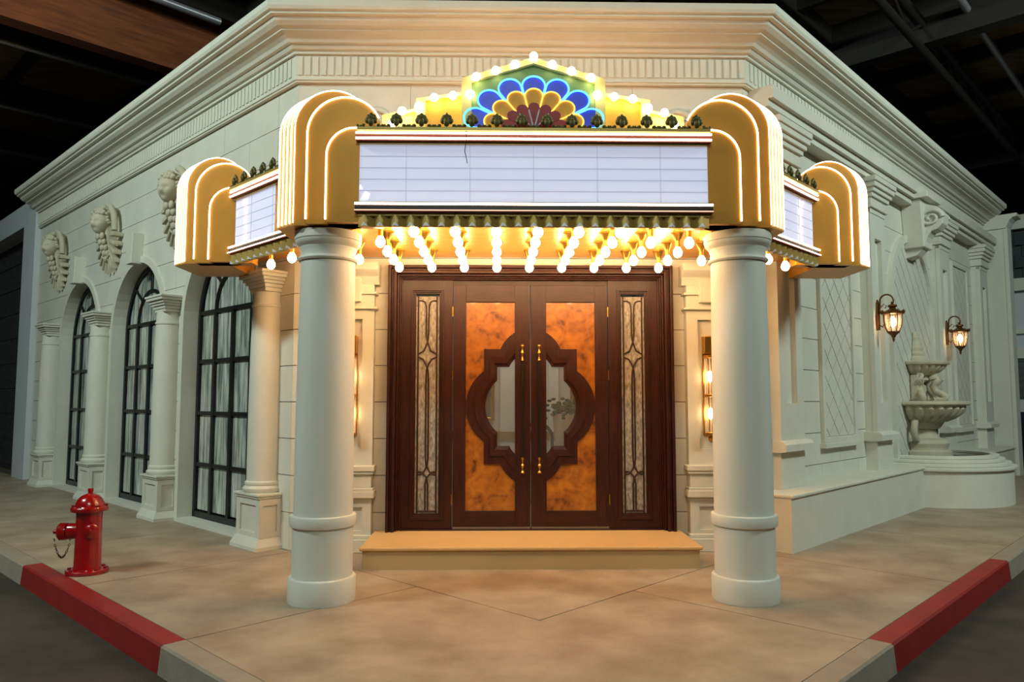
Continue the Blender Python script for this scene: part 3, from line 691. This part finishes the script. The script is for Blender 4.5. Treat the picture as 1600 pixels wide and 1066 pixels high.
# letter boards
def board(name, loc, rot, x0, x1, cuts):
    b = empty(name, loc, rot, mq)
    z0, z1 = 2.95, 3.385
    MB().box(x0, x1, .02, .16, 2.84, 3.49).build('box', 'gold', b)
    xs = [x0] + cuts + [x1]
    for a, c in zip(xs, xs[1:]): MB().box(a+.0015, c-.0015, .004, .02, z0, z1).build('letter_panel', 'sign', b)
    for k in range(1, 5):
        z = z0+(z1-z0)*k/5; MB().box(x0, x1, 0, .006, z-.0022, z+.0022).build('letter_track', 'rail_line', b)
    for c in cuts: MB().box(c-.0018, c+.0018, .001, .006, z0, z1).build('panel_joint', 'rail_line', b)
    MB().box(x0, x1, -.02, .03, z1, 3.402).box(x0, x1, -.02, .03, 2.938, z0).build('bezel', 'olive', b)
    MB().box(x0-.02, x1+.02, -.045, .03, 3.402, 3.472).build('top_channel', 'channel', b)
    MB().box(x0-.02, x1+.02, -.045, .03, 2.885, 2.938).build('bottom_channel', 'black', b)
    MB().box(x0-.02, x1+.02, -.055, .03, 2.866, 2.885).build('bottom_lip', 'channel', b)
    MB().box(x0-.01, x1+.01, -.07, .16, 3.472, 3.498).build('ledge', 'olive', b, bevel=.004)
    for z, m in ((3.459, 'neon'), (3.418, 'neon'), (2.928, 'neon')):
        MB().tube([(x0-.02, -.048, z), (x1+.02, -.048, z)], .0085, 6).build('neon_tube', m, b)
    MB().tube([(x0-.02, -.058, 2.878), (x1+.02, -.058, 2.878)], .004, 6).build('neon_tube', 'neon_dim' if name == 'front_board' else 'neon', b)
    # valance: ridged teeth
    MB().box(x0, x1, -.03, .1, 2.842, 2.866).build('valance_rail', 'olive', b)
    n = round((x1-x0)/.1128); p = (x1-x0)/n
    tm = MB().add([(0, 0, .08), (p*.44, -.055, .08), (p, 0, .08), (0, 0, 0), (p*.44, -.055, .0), (p, 0, 0)], [(0, 1, 4, 3), (1, 2, 5, 4), (0, 2, 1), (3, 4, 5), (0, 3, 5, 2)]).mesh('valance_tooth', 'olive')
    tp = MB().add([(p*.44-.026, -.035, 0), (p*.44, -.062, 0), (p*.44+.03, -.036, 0), (p*.44, -.060, .028)], [(0, 1, 3), (1, 2, 3), (0, 3, 2), (0, 2, 1)]).mesh('tip', 'tip')
    for k in range(n):
        t = link('valance_tooth', tm, b, (x0+k*p, .0, 2.764)); link('tip', tp, t)
    # palmette cresting
    cr = MB()
    for a, r in ((90, .045), (50, .04), (130, .04), (15, .034), (165, .034)):
        cr.ball((.022*cos(radians(a)), 0, .03+.028*sin(radians(a))), (.018, .012, .018), 7, 5)
    cr.ball((0, -.01, .028), (.02, .016, .026), 7, 5); cr.ball((0, 0, .062), (.009, .008, .018), 6, 5)
    for q in (-1, 1):
        cr.ball((q*.045, 0, .010), (.014, .01, .011), 6, 4); cr.ball((q*.062, 0, .006), (.01, .008, .008), 6, 4); cr.ball((q*.08, 0, .010), (.008, .006, .010), 6, 4)
    cm = cr.mesh('palmette', 'bronze'); n = max(3, round((x1-x0)/.186))
    for k in range(n): link('palmette', cm, b, (x0+(x1-x0)*(k+.5)/n, -.05, 3.496), scale=(1.25, 1.3, 1.45))
    return b
fb = board('front_board', (0, YF, 0), 0, -HW, HW, [-HW+2*HW*c for c in (.134, .316, .498, .681, .863)])
MB().tube([(-.50, -.055, 3.50), (-.505, -.06, 3.38), (-.515, -.03, 3.33), (-.50, -.02, 3.27), (-.495, -.02, 3.24)], .003, 5).build('loose_wire', 'black', fb)
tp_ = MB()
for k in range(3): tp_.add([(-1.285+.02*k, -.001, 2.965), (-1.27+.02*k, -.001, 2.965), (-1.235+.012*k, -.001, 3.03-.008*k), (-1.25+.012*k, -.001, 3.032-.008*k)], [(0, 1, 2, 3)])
tp_.add([(-1.293, -.001, 3.05), (-1.262, -.001, 3.045), (-1.285, -.001, 3.085)], [(0, 1, 2)]).build('white_strips', 'white_strip', fb)  # white emissive strips low on the front board
SL = 1.62; ang = math.atan2(SD[1], SD[0])
ex, ey = HW+EX, YF+EY
board('side_board', (-ex, ey, 0), -ang, 0, SL, [SL*.2, SL*.45, SL*.7])
board('side_board', (ex-SL*SD[0], ey-SL*SD[1], 0), ang, 0, SL, [SL*.3, SL*.55, SL*.8])
# pediment
pd = empty('fan_pediment', (0, -2.10, -.026), 0, mq)
def ped(poly_l, m, name, y0, y1):
    for s in ((-1, 1) if poly_l[0][0] else (1,)): MB().prism([(s*x, z) for x, z in poly_l], y0, y1).build(name, m, pd)
MB().prism([(-.47, 3.46), (-.47, 3.93), (0, 4.075), (.47, 3.93), (.47, 3.46)], 0, .12).build('green_field', 'green', pd)
for s in (-1, 1):
    X = lambda q: [(s*x, z) for x, z in q]
    MB().prism(X([(.47, 3.46), (.545, 3.46), (.545, 3.955), (.47, 3.93)]), -.035, .12).build('border', 'cream', pd)
    MB().prism(X([(0, 4.075), (0, 4.12), (.545, 3.955), (.47, 3.93)]), -.035, .12).build('border', 'cream', pd)
    MB().prism(X([(.545, 3.46), (.82, 3.46), (.82, 3.80), (.545, 3.84)]), .01, .12).build('yellow_field', 'yellow', pd)
    MB().prism(X([(.82, 3.46), (.888, 3.46), (.888, 3.80), (.545, 3.85), (.545, 3.825), (.82, 3.785)]), -.02, .12).build('border', 'cream', pd)
    MB().prism(X([(.888, 3.46), (1.09, 3.46), (1.09, 3.67), (.888, 3.71)]), .02, .12).build('yellow_field', 'cream', pd)
    MB().prism(X([(1.09, 3.46), (1.145, 3.46), (1.145, 3.675), (.888, 3.725), (.888, 3.70), (1.09, 3.66)]), -.01, .12).build('border', 'cream', pd)
FZ = 3.526
def petal(a, rho, rp, y, m, neon=None, nr=.006, name='petal'):
    a = radians(a); c = (rho*cos(a), rho*sin(a)); P = [(0.0, 0.0)]
    half = math.acos(rp/rho)
    arcp = [(c[0]+rp*cos(a+pi+half+ (2*pi-2*half)*k/18), c[1]+rp*sin(a+pi+half+(2*pi-2*half)*k/18)) for k in range(19)]
    Q = [(x, FZ+.87*z) for x, z in P+arcp]
    o = MB().prism(Q, y, y+.018).build(name, m, pd)
    if neon: MB().tube([(x, y-.008, z) for x, z in [(arcp[0][0]*.72, FZ+.87*arcp[0][1]*.72)] + Q[1:] + [(arcp[-1][0]*.72, FZ+.87*arcp[-1][1]*.72)]], nr, 6).build('neon_outline', neon, o)
for k in range(-3, 4): petal(90+k*24.2, .425+.012*abs(k), .087, -.028, 'pblue', 'ncyan', .0075, 'blue_petal')
for k in range(-3, 4): petal(90+k*24.2, .322, .067, -.055, 'pyellow', 'nyel', .006, 'yellow_petal')
for k in range(-3, 4): petal(90+k*24.2, .212, .043, -.082, 'pred', None, 0, 'red_petal')
for a in (90-36.3, 90-12.1, 90+12.1, 90+36.3):
    a = radians(a); MB().tube([(.03*cos(a), -.092, FZ+.03*sin(a)), (.19*cos(a), -.092, FZ+.87*.19*sin(a))], .006, 6).build('divider', 'pgrey', pd)
pbm = MB().ball((0, 0, 0), .031, 12, 8).mesh('light_bulb', 'pedbulb')
pbs = MB().lathe([(.016, 0), (.016, .03), (.02, .03)], 8).mesh('socket', 'brass')
PB = [(0, 4.175)] + [(s*x, z) for s in (-1, 1) for x, z in ((.142, 4.11), (.287, 4.06), (.435, 4.01), (.478, 3.875), (.61, 3.862), (.75, 3.845), (.868, 3.775), (.99, 3.74), (1.065, 3.64))]
for x, z in PB:
    o = link('light_bulb', pbm, mq, (x, -2.145, z-.075)); q = link('socket', pbs, o, (0, .015, 0), (-pi/2, 0, 0))
# soffit bulbs
bm_ = MB().lathe([(.0, -.042), (.016, -.038), (.03, -.026), (.039, -.008), (.04, .006), (.035, .022), (.025, .038), (.017, .052), (.015, .065)], 12).mesh('light_bulb', 'bulb')
sk = MB().lathe([(.02, .05), (.022, .06), (.022, .10), (.03, .115), (.05, .16), (.056, .165), (.056, .178)], 12).mesh('socket', 'brass')
def bulb(x, y): o = link('light_bulb', bm_, mq, (x, y, 2.77)); link('socket', sk, o)
for j in range(5):
    y = -.475-.387*j
    for i in range(-6, 7):
        if abs(i) <= (4, 5, 4, 4, 3)[j]: bulb(.035+.314*i, y)
for s in (-1, 1): bulb(.035+s*2.16, -.94); bulb(.035+s*2.45, -.60)

# ------------------------------------------------------------------ fountain wall
def pil(): 
    e = empty('tall_pilaster'); W = .30
    MB().box(-W+.004, W-.004, -.10, 0, .566, 4.5).build('core', 'stucco', e)
    MB().box(-W, -.13, -.16, -.10, 1.06, 4.1).box(.13, W, -.16, -.10, 1.06, 4.1).box(-.13, .13, -.16, -.10, 1.06, 1.46).box(-.13, .13, -.16, -.10, 3.7, 4.1).build('fluted_face', 'stucco', e)
    MB().box(-W, W, -.15, 0, .566, .95).build('pedestal', 'stucco', e)
    MB().prof_x([(0, .95), (-.17, .95), (-.235, .96), (-.235, 1.03), (-.21, 1.06), (-.17, 1.07), (0, 1.07)], -W-.06, W+.06).build('base_moulding', 'stucco', e)
    c = MB()
    for dx, y, z0, z1 in ((.0, -.17, 4.03, 4.1), (.03, -.20, 4.1, 4.14), (.02, -.19, 4.14, 4.24), (.05, -.22, 4.24, 4.30), (.08, -.25, 4.30, 4.36), (.11, -.28, 4.36, 4.43), (.13, -.30, 4.43, 4.5)): c.box(-W-dx, W+dx, y, 0, z0, z1)
    c.build('capital', 'stucco', e, bevel=.008)
    return e
p0 = pil(); pl_ = ['tall wall pilaster nearest the marquee on the fountain wall', 'tall wall pilaster carrying the nearer wall lantern', 'tall wall pilaster carrying the farther wall lantern', 'tall wall pilaster at the far end of the fountain wall']
for k, x in enumerate(PX):
    e = p0 if k == 0 else copy_tree(p0); e.location = RW(x, 0); e.rotation_euler = (0, 0, RR); tag(e, pl_[k], 'pilaster', 'pilasters of the fountain wall')
def diamonds(parent, region, x0, x1, z0, z1, dx, dz, y0, y1):
    i = 0; z = z0-dz
    r = 0
    while z < z1+dz:
        x = x0-dx+(dx/2 if r % 2 else 0)
        while x < x1+dx:
            q = [(x, z-dz/2+.010), (x+dx/2-.009, z), (x, z+dz/2-.010), (x-dx/2+.009, z)]
            q = region(q)
            if len(q) > 2: MB().prism(q, y0, y1).build('diamond_tile', 'stucco', parent)
            x += dx
        z += dz/2; r += 1
def rect_region(x0, x1, z0, z1):
    def fn(q):
        for a, b, c in ((-1, 0, -x0), (1, 0, x1), (0, -1, -z0), (0, 1, z1)):
            q = clip(q, a, b, c)
            if len(q) < 3: return []
        return q
    return fn
for k, (x, hw, lb) in enumerate([(2.35, .55, 'diamond lattice wall panel between marquee and nearer lantern'), (8.45, .55, 'diamond lattice wall panel beyond the farther lantern')]):
    e = empty('lattice_panel', RW(x, 0), RR); tag(e, lb, 'wall panel', 'framed diamond panels of the fountain wall')
    z0, z1 = .98, 4.0
    MB().frame(-hw, hw, z0, z1, .07, .07, .07, .07, -.05, 0).box(-hw-.03, hw+.03, -.08, 0, z0-.06, z0).build('frame', 'stucco', e, bevel=.006)
    MB().box(-hw+.06, hw-.06, -.008, 0, z0+.06, z1-.06).build('ground', 'backing', e)
    diamonds(e, rect_region(-hw+.075, hw-.075, z0+.075, z1-.075), -hw+.075, hw-.075, z0+.075, z1, .30, .32, -.022, -.008)
ni = empty('fountain_niche', RW(NX, 0), RR); tag(ni, 'round arched diamond lattice niche behind the fountain', 'niche')
def arch_region(q):
    A = [(-NHW+.09, .5)] + arc(0, NSP, NHW-.09, NRY-.09, 180, 0, 16) + [(NHW-.09, .5)]
    for i in range(len(A)):
        p, r = A[i], A[(i+1) % len(A)]; a, b = -(r[1]-p[1]), (r[0]-p[0])
        q = clip(q, a, b, a*p[0]+b*p[1])
        if len(q) < 3: return []
    return q
MB().prism([(-NHW, .5)] + arc(0, NSP, NHW, NRY, 180, 0, 24) + [(NHW, .5)], .004, .02).build('ground', 'backing', ni)
diamonds(ni, arch_region, -NHW, NHW, .55, NSP+NRY, .30, .32, -.012, .004)
v = []; o = [(-NHW-.03, .5)] + arc(0, NSP, NHW+.03, NRY+.03, 180, 0, 24) + [(NHW+.03, .5)]; i_ = [(-NHW+.085, .5)] + arc(0, NSP, NHW-.085, NRY-.085, 180, 0, 24) + [(NHW-.085, .5)]; n = len(o)
for y in (-.06, .01): v += [(x, y, z) for x, z in o] + [(x, y, z) for x, z in i_]
f = []
for k in range(n-1): f += [(k, k+1, n+k+1, n+k), (n+k, n+k+1, 3*n+k+1, 3*n+k), (k, 2*n+k, 2*n+k+1, k+1)]
MB().add(v, f).build('surround', 'stucco', ni)
# scroll keystone
sk_ = empty('scroll_keystone', RW(NX, 0, 3.78), RR); sk_.scale = (1.3, 1.35, 1.1); tag(sk_, 'large spiral scroll keystone over the fountain niche', 'keystone')
MB().prism([(-.16, .05), (.16, .05), (.24, .72), (-.24, .72)], -.22, 0).build('block', 'stucco', sk_, bevel=.015)
prf = [(0, .66), (-.25, .66), (-.36, .6), (-.42, .48), (-.40, .36), (-.34, .29), (-.28, .27), (-.24, .2), (-.2, .06), (-.12, -.05), (0, -.08)]
MB().prof_x(prf, -.11, .11).build('scroll_body', 'stucco', sk_, bevel=.01)
for s in (-1, 1):
    MB().tube([(s*.12, -.28+x*.62, .45+z*.62) for x, z in spiral(.2, 1.7, 30, -1)], .026, 6, r1=.015).build('volute', 'stucco', sk_)
MB().box(-.28, .28, -.3, 0, .72, .8).build('cap', 'stucco', sk_, bevel=.01)
# lanterns
def lantern():
    e = empty('bronze_lantern')
    MB().prism([(-.045, -.16), (.045, -.16), (.055, 0), (.03, .16), (0, .2), (-.03, .16), (-.055, 0)], -.02, 0).build('backplate', 'lantern', e, bevel=.004)
    arm = [(0, -.02, .0), (0, -.03, .06), (0, -.035, .12)] + [(0, -.11-.075*cos(radians(t)), .17+.075*sin(radians(t))) if 0 else (0, -.11+.075*cos(radians(t)), .175+.075*sin(radians(t))) for t in range(20, 215, 20)]
    MB().tube(arm, .010, 7).build('scroll_arm', 'lantern', e)
    MB().tube([(0, -.04, .10), (0, -.08, .14), (0, -.11, .115), (0, -.09, .09)], .006, 6).build('curl', 'lantern', e)
    MB().tube([(0, -.02, -.10), (0, -.06, -.13), (0, -.07, -.10)], .007, 6).build('curl', 'lantern', e)
    C = (0, -.172, -.03)
    MB().lathe([(.012, .19), (.02, .18), (.012, .165), (.05, .15), (.055, .135), (.03, .12), (.045, .10), (.10, .075), (.125, .06), (.125, .045), (.10, .04)], 8, C, smooth=False).build('cap', 'lantern', e)
    MB().lathe([(.10, .045), (.098, -.03), (.085, -.11), (.062, -.16)], 8, C, smooth=False).build('glass', 'lantern_glass', e)
    for k in range(8):
        a = 2*pi*k/8; MB().tube([(C[0]+r*cos(a), C[1]+r*sin(a), z+C[2]) for r, z in ((.102, .045), (.10, -.03), (.087, -.11), (.064, -.16))], .0055, 5).build('rib', 'lantern', e)
        MB().ball((C[0]+.12*cos(a), C[1]+.12*sin(a), .072+C[2]), (.018, .018, .022), 6, 5).build('leaf', 'lantern', e)
    MB().lathe([(.066, -.155), (.07, -.165), (.05, -.185), (.03, -.20), (.022, -.22), (.012, -.235), (.016, -.245), (.006, -.275), (.001, -.285)], 10, C).build('finial', 'lantern', e)
    MB().ball((0, C[1], -.045+C[2]), (.034, .034, .062), 10, 8).build('light_bulb', 'lamp', e)
    return e
l0 = lantern(); l0.location = RW(3.44, -.16, 2.62); l0.rotation_euler = (0, 0, RR); l0.scale = (1.15, 1.15, 1.15); tag(l0, 'lit bronze lantern on scroll arm, nearer the marquee', 'lantern', 'bronze wall lanterns')
l1 = copy_tree(l0); l1.location = RW(6.85, -.16, 2.60); tag(l1, 'lit bronze lantern on scroll arm, beyond the fountain', 'lantern', 'bronze wall lanterns')
# stone benches
def bench(x0, x1, lb, d=.40):
    e = empty('stone_bench', RW(x0, 0), RR); tag(e, lb, 'bench', 'low plaster benches against the fountain wall')
    MB().box(0, x1-x0, -d, -.0, 0, .53).build('front', 'stucco', e); MB().box(-.015, x1-x0, -d-.025, 0, .53, .565).build('seat', 'stucco', e, bevel=.012)
bench(.01, 4.39, 'long low plaster bench between the porch column and fountain basin')
bench(6.72, R_END-.02, 'low plaster bench beyond the fountain basin')
# basin and fountain
FX = 5.55
ba = empty('fountain_basin', RW(FX, 0), RR); tag(ba, 'half round plaster basin with stepped rim at the fountain', 'basin')
def half_ring(ri, ro, z0, z1):
    mb = MB(); n = 36; v = []
    for r in (ri, ro):
        for z in (z0, z1): v += [(r*cos(pi+pi*k/n), r*sin(pi+pi*k/n), z) for k in range(n+1)]
    N = n+1; f = []
    for k in range(n): f += [(k, k+1, N+k+1, N+k), (2*N+k, 3*N+k, 3*N+k+1, 2*N+k+1), (N+k, N+k+1, 3*N+k+1, 3*N+k), (k, 2*N+k, 2*N+k+1, k+1)]
    return mb.add(v, f)
half_ring(1.0, 1.24, 0, .50).build('basin_wall', 'stucco', ba)
for k, (ro, z0, z1) in enumerate([(1.285, .50, .55), (1.22, .55, .60), (1.14, .60, .65), (1.07, .65, .70)]): half_ring(.95, ro, z0, z1).build('rim_step', 'stucco', ba, bevel=.012)
MB().slab([(.99*cos(pi+pi*k/30), .99*sin(pi+pi*k/30)) for k in range(31)], .3, .6).build('water', 'water', ba)
fo_ = empty('tiered_fountain', RW(FX, -.02), RR); tag(fo_, 'two tier cast stone wall fountain with fluted bowls', 'fountain')
H_ = dict(n=28, a0=pi, a1=2*pi)
MB().lathe([(.46, .60), (.46, .72), (.40, .74), (.40, .77), (.41, .79), (.42, .84), (.39, .89), (.30, .92), (.26, .98), (.25, 1.05), (.30, 1.08)], **H_).build('pedestal', 'stone', fo_)
MB().lathe([(.30, 1.06), (.33, 1.1), (.37, 1.16), (.40, 1.18)], **H_).build('lower_neck', 'stone', fo_)
MB().lathe([(.36, 1.16), (.47, 1.21), (.56, 1.28), (.61, 1.36), (.60, 1.41)], n=72, a0=pi, a1=2*pi, flute=28, famp=.10).build('lower_bowl', 'stone', fo_)
MB().lathe([(.62, 1.40), (.70, 1.415), (.72, 1.43), (.72, 1.46), (.70, 1.475), (.55, 1.48), (.5, 1.44)], **H_).build('lower_rim', 'stone', fo_)
MB().lathe([(.14, 1.46), (.14, 1.52), (.10, 1.54), (.13, 1.58), (.155, 1.64), (.14, 1.71), (.09, 1.75), (.16, 1.78), (.2, 1.80), (.2, 1.87), (.16, 1.89)], **H_).build('baluster', 'stone', fo_)
for s in (-1, 0, 1):
    a = -pi/2+s*1.1; c_, s_ = cos(a), sin(a)
    q = [(.2*1.0, 1.84), (.31, 1.86), (.34, 1.80), (.28, 1.76), (.24, 1.70), (.27, 1.62), (.36, 1.58), (.42, 1.54), (.38, 1.49), (.30, 1.50)]
    MB().tube([(r*c_, r*s_, z) for r, z in q], .055, 8).build('scroll_support', 'stone', fo_)
MB().box(-.30, -.2, -.12, 0, 1.48, 1.88).box(.2, .30, -.12, 0, 1.48, 1.88).build('back_pilaster', 'stone', fo_, bevel=.02)
MB().lathe([(.22, 1.87), (.30, 1.92), (.37, 1.98), (.39, 2.03)], n=56, a0=pi, a1=2*pi, flute=24, famp=.12).build('upper_bowl', 'stone', fo_)
MB().lathe([(.40, 2.02), (.46, 2.035), (.47, 2.05), (.47, 2.075), (.45, 2.085), (.3, 2.07)], **H_).build('upper_rim', 'stone', fo_)
MB().lathe([(.17, 2.08), (.17, 2.14), (.12, 2.18), (.13, 2.2), (.13, 2.23), (.115, 2.25), (.12, 2.3), (.10, 2.33), (.10, 2.37), (.085, 2.40), (.075, 2.44), (.08, 2.46), (.06, 2.50), (.06, 2.53), (.045, 2.56)], **H_).build('finial', 'stone', fo_)
for s in (-1, 1): MB().tube([(s*.40, -.10, 1.20+.0)] + [(s*(.44+.10*sin(t)), -.10, 1.04+.15*cos(t)) for t in [pi*k/8 for k in range(9)]], .05, 7).build('side_scroll', 'stone', fo_)

# ------------------------------------------------------------------ hydrant
hy = empty('fire_hydrant', (-3.90, -.93, 0), radians(12)); tag(hy, 'glossy red fire hydrant standing by the red kerb', 'fire hydrant')
MB().lathe([(.165, 0), (.17, .008), (.17, .028), (.162, .036), (.11, .04)], 32).build('flange', 'hydrant', hy)
for k in range(8):
    a = 2*pi*k/8; MB().lathe([(.016, .034), (.016, .048)], 6, (.142*cos(a), .142*sin(a), 0), smooth=False).build('bolt', 'bolt', hy)
MB().lathe([(.112, .035), (.108, .06), (.104, .3), (.104, .5), (.108, .53)], 32).build('barrel', 'hydrant', hy)
bo = MB().lathe([(.108, .525), (.145, .53), (.15, .54), (.15, .56), (.142, .57), (.118, .575), (.112, .60), (.095, .635), (.07, .66), (.04, .675), (.024, .68)], 32).build('bonnet', 'hydrant', hy)
for k in range(6):
    a = 2*pi*k/6+.2; MB().lathe([(.012, .568), (.012, .585)], 6, (.13*cos(a), .13*sin(a), 0), smooth=False).build('bolt', 'bolt', bo)
MB().lathe([(.02, .675), (.02, .70), (.024, .70), (.022, .725)], 5, smooth=False).build('operating_nut', 'hydrant', hy)
def side_lathe(prof, ang, z):
    mb = MB().lathe(prof, 20); c, s = cos(ang), sin(ang)
    mb.v = [(c*p[2]-s*p[0], s*p[2]+c*p[0], z+p[1]) for p in mb.v]; return mb
A1 = radians(180); A2 = radians(-68)
MB.build(side_lathe([(.075, .06), (.07, .10), (.072, .15), (.066, .165)], A1, .36), 'outlet', 'hydrant', hy)
MB.build(side_lathe([(.05, .155), (.05, .175)], A1, .36), 'gasket', 'black', hy)
cp = MB.build(side_lathe([(.074, .172), (.076, .18), (.076, .225), (.06, .24), (.02, .245), (.018, .275), (.014, .278)], A1, .36), 'outlet_cap', 'hydrant', hy)
cap2 = MB.build(side_lathe([(.052, .08), (.052, .12), (.06, .122), (.06, .145), (.045, .155), (.018, .158), (.016, .18)], A2, .375), 'front_cap', 'hydrant', hy)
ch = MB()
for k in range(15):
    t = k/14; p = (-.25+.125*t, -.055, .30-.15*sin(pi*t)**.75); t2 = (k+1)/14
    a = math.atan2(-.135*(sin(pi*min(1, t+.03))**.75-sin(pi*max(0, t-.03))**.75), .125*.06)
    lk = []
    for j in range(8):
        b = 2*pi*j/8; lx, ly = .014*cos(b), .007*sin(b)
        lk.append((p[0]+lx*cos(a)-(ly*sin(a) if k % 2 else 0), p[1]+(0 if k % 2 else ly), p[2]+lx*sin(a)+(ly*cos(a) if k % 2 else 0)))
    ch.tube(lk, .0028, 4, closed=True)
ch.build('chain', 'chain', hy)

# ------------------------------------------------------------------ end walls and the neighbouring set
w1 = MB().box(-.85, -.01, -.10, .25, 0, 5.42).build('wall_far_left', 'pale', None, LW(L_END, 0), LR); struct(w1, 'pale grey portal wall past the windowed wall')
MB().box(-6.0, -.85, -.10, .25, 4.95, 5.42).build('lintel', 'pale', w1)
w2 = MB().box(-6.0, -.8, .3, .4, 0, 5.0).build('wall_far_left_inner', 'dark', None, LW(L_END, 0), LR); struct(w2, 'dark panelled wall inside the pale portal')
for k in range(9): MB().box(-6.0, -.85, .28, .3, .1+k*.55, .6+k*.55).build('plank', 'dark', w2)
wg = empty('wall_wing', RW(R_END+.02, 0), RR); struct(wg, 'tall cream wing wall closing the far end of the fountain wall')
MB().box(0, .35, -.40, .2, 0, 5.0).build('body', 'stucco', wg)
MB().box(-.01, .36, -.46, -.39, 0, 5.0).build('edge_board', 'stucco', wg)
MB().prof_x([(.2, 4.98), (-.44, 4.98), (-.47, 5.04), (-.50, 5.12), (-.56, 5.18), (-.64, 5.2), (-.64, 5.26), (.2, 5.26)], -.04, .40).build('cap', 'stucco', wg)
nb = empty('neighbour_facade', RW(R_END+4.0, -2.6), RR); tag(nb, 'dark slate and white trimmed set facade beyond the wing wall', 'building')
MB().box(0, .3, -4, 3.2, 0, 5.95).build('wall', 'pale', nb)
MB().box(-.02, 0, -4, 3.2, 4.4, 5.7).build('slate_ground', 'shingle', nb)
shm = MB().box(-.05, -.01, -.14, .14, -.17, .17).mesh('shingle', 'shingle')
for k in range(4):
    for j in range(22): link('shingle', shm, nb, (-.03-.01*(k % 2), -3.9+j*.3+(.15 if k % 2 else 0), 4.6+k*.28), (0, radians(8), 0))
for z0, z1, d, m in ((5.66, 6.0, .25, 'stucco'), (4.15, 4.45, .2, 'stucco'), (3.1, 3.22, .12, 'stucco'), (2.5, 2.75, .1, 'stucco'), (2.42, 2.5, .06, 'dgreen'), (1.5, 1.58, .06, 'dgreen'), (1.2, 1.5, .12, 'stucco')): MB().box(-d, 0, -4, 3.2, z0, z1).build('trim_band', m, nb)
MB().box(-.03, 0, -4, 3.2, 1.58, 2.42).build('window_band', 'dark', nb); MB().box(-.04, 0, -4, 3.2, 0, 1.2).build('shadowed_opening', 'black', nb)

# ------------------------------------------------------------------ warehouse roof
ce = MB().box(-30, 30, -16, 40, 8.3, 8.4).build('ceiling', 'deck', None, (0, 0, 0), 0); struct(ce, 'dark timber warehouse ceiling')
for k in range(-3, 6):
    MB().box(-26, 26, -.07, .07, 7.8, 8.3).build('joist', 'joist', ce, LW(-8.3-k*3.4, 0), RR)
for k in range(-5, 14):
    MB().box(-26, 26, -.05, .05, 8.0, 8.3).build('purlin', 'joist', ce, RW(k*2.1+.6, 0), LR)
beam = MB().box(-26, 26, -.15, .15, 7.0, 8.3).build('ceiling_beam', 'glulam', None, LW(-5.7, 0), RR); tag(beam, 'brown laminated roof beam above the windowed wall', 'beam')
for x, lb in ((6.4, 'dark roof beam crossing above the fountain wall'), (14.7, 'dark roof beam crossing beyond the fountain wall')):
    b = MB().box(-26, 26, -.14, .14, 7.45, 8.3).build('ceiling_beam', 'joist', None, RW(x, 0), LR); tag(b, lb, 'beam')
def along_r(v, a, b, z): return [(q, q-v, z) for q in (a, b)]
tr = MB().tube(along_r(2.45, 1, 22, 7.8), .09, 8).tube(along_r(2.45, 1, 22, 7.35), .07, 8)
for k in range(16): tr.tube([(2+k*1.2, 2+k*1.2-2.45, 7.8), (2.6+k*1.2, 2.6+k*1.2-2.45, 7.35), (3.2+k*1.2, 3.2+k*1.2-2.45, 7.8)], .03, 5)
tag(tr.build('roof_truss', 'joist'), 'black open web roof truss above the fountain side street', 'truss')
pp = MB().tube(along_r(3.4, 6.5, 16, 7.8), .06, 10).build('ceiling_pipe', 'pipe'); tag(pp, 'pale pipe under the roof beside the black truss', 'pipe')
pp = MB().tube([LW(-3.3, -3.0, 6.9), LW(-3.3, .6, 6.9)], .055, 10).build('ceiling_pipe', 'pipe'); tag(pp, 'pale pipe under the roof beside the brown beam', 'pipe')
for k, lb in enumerate(('first pale conduit under the roof past the brown beam', 'second pale conduit under the roof past the brown beam', 'third pale conduit under the roof, farthest from the brown beam')):
    x = -8.26-3.4*k; cpipe = MB().tube([LW(x, -6, 7.74), LW(x, 7.5, 7.74)], .05, 8).build('ceiling_conduit', 'pipe'); tag(cpipe, lb, 'pipe', 'conduits under the roof')
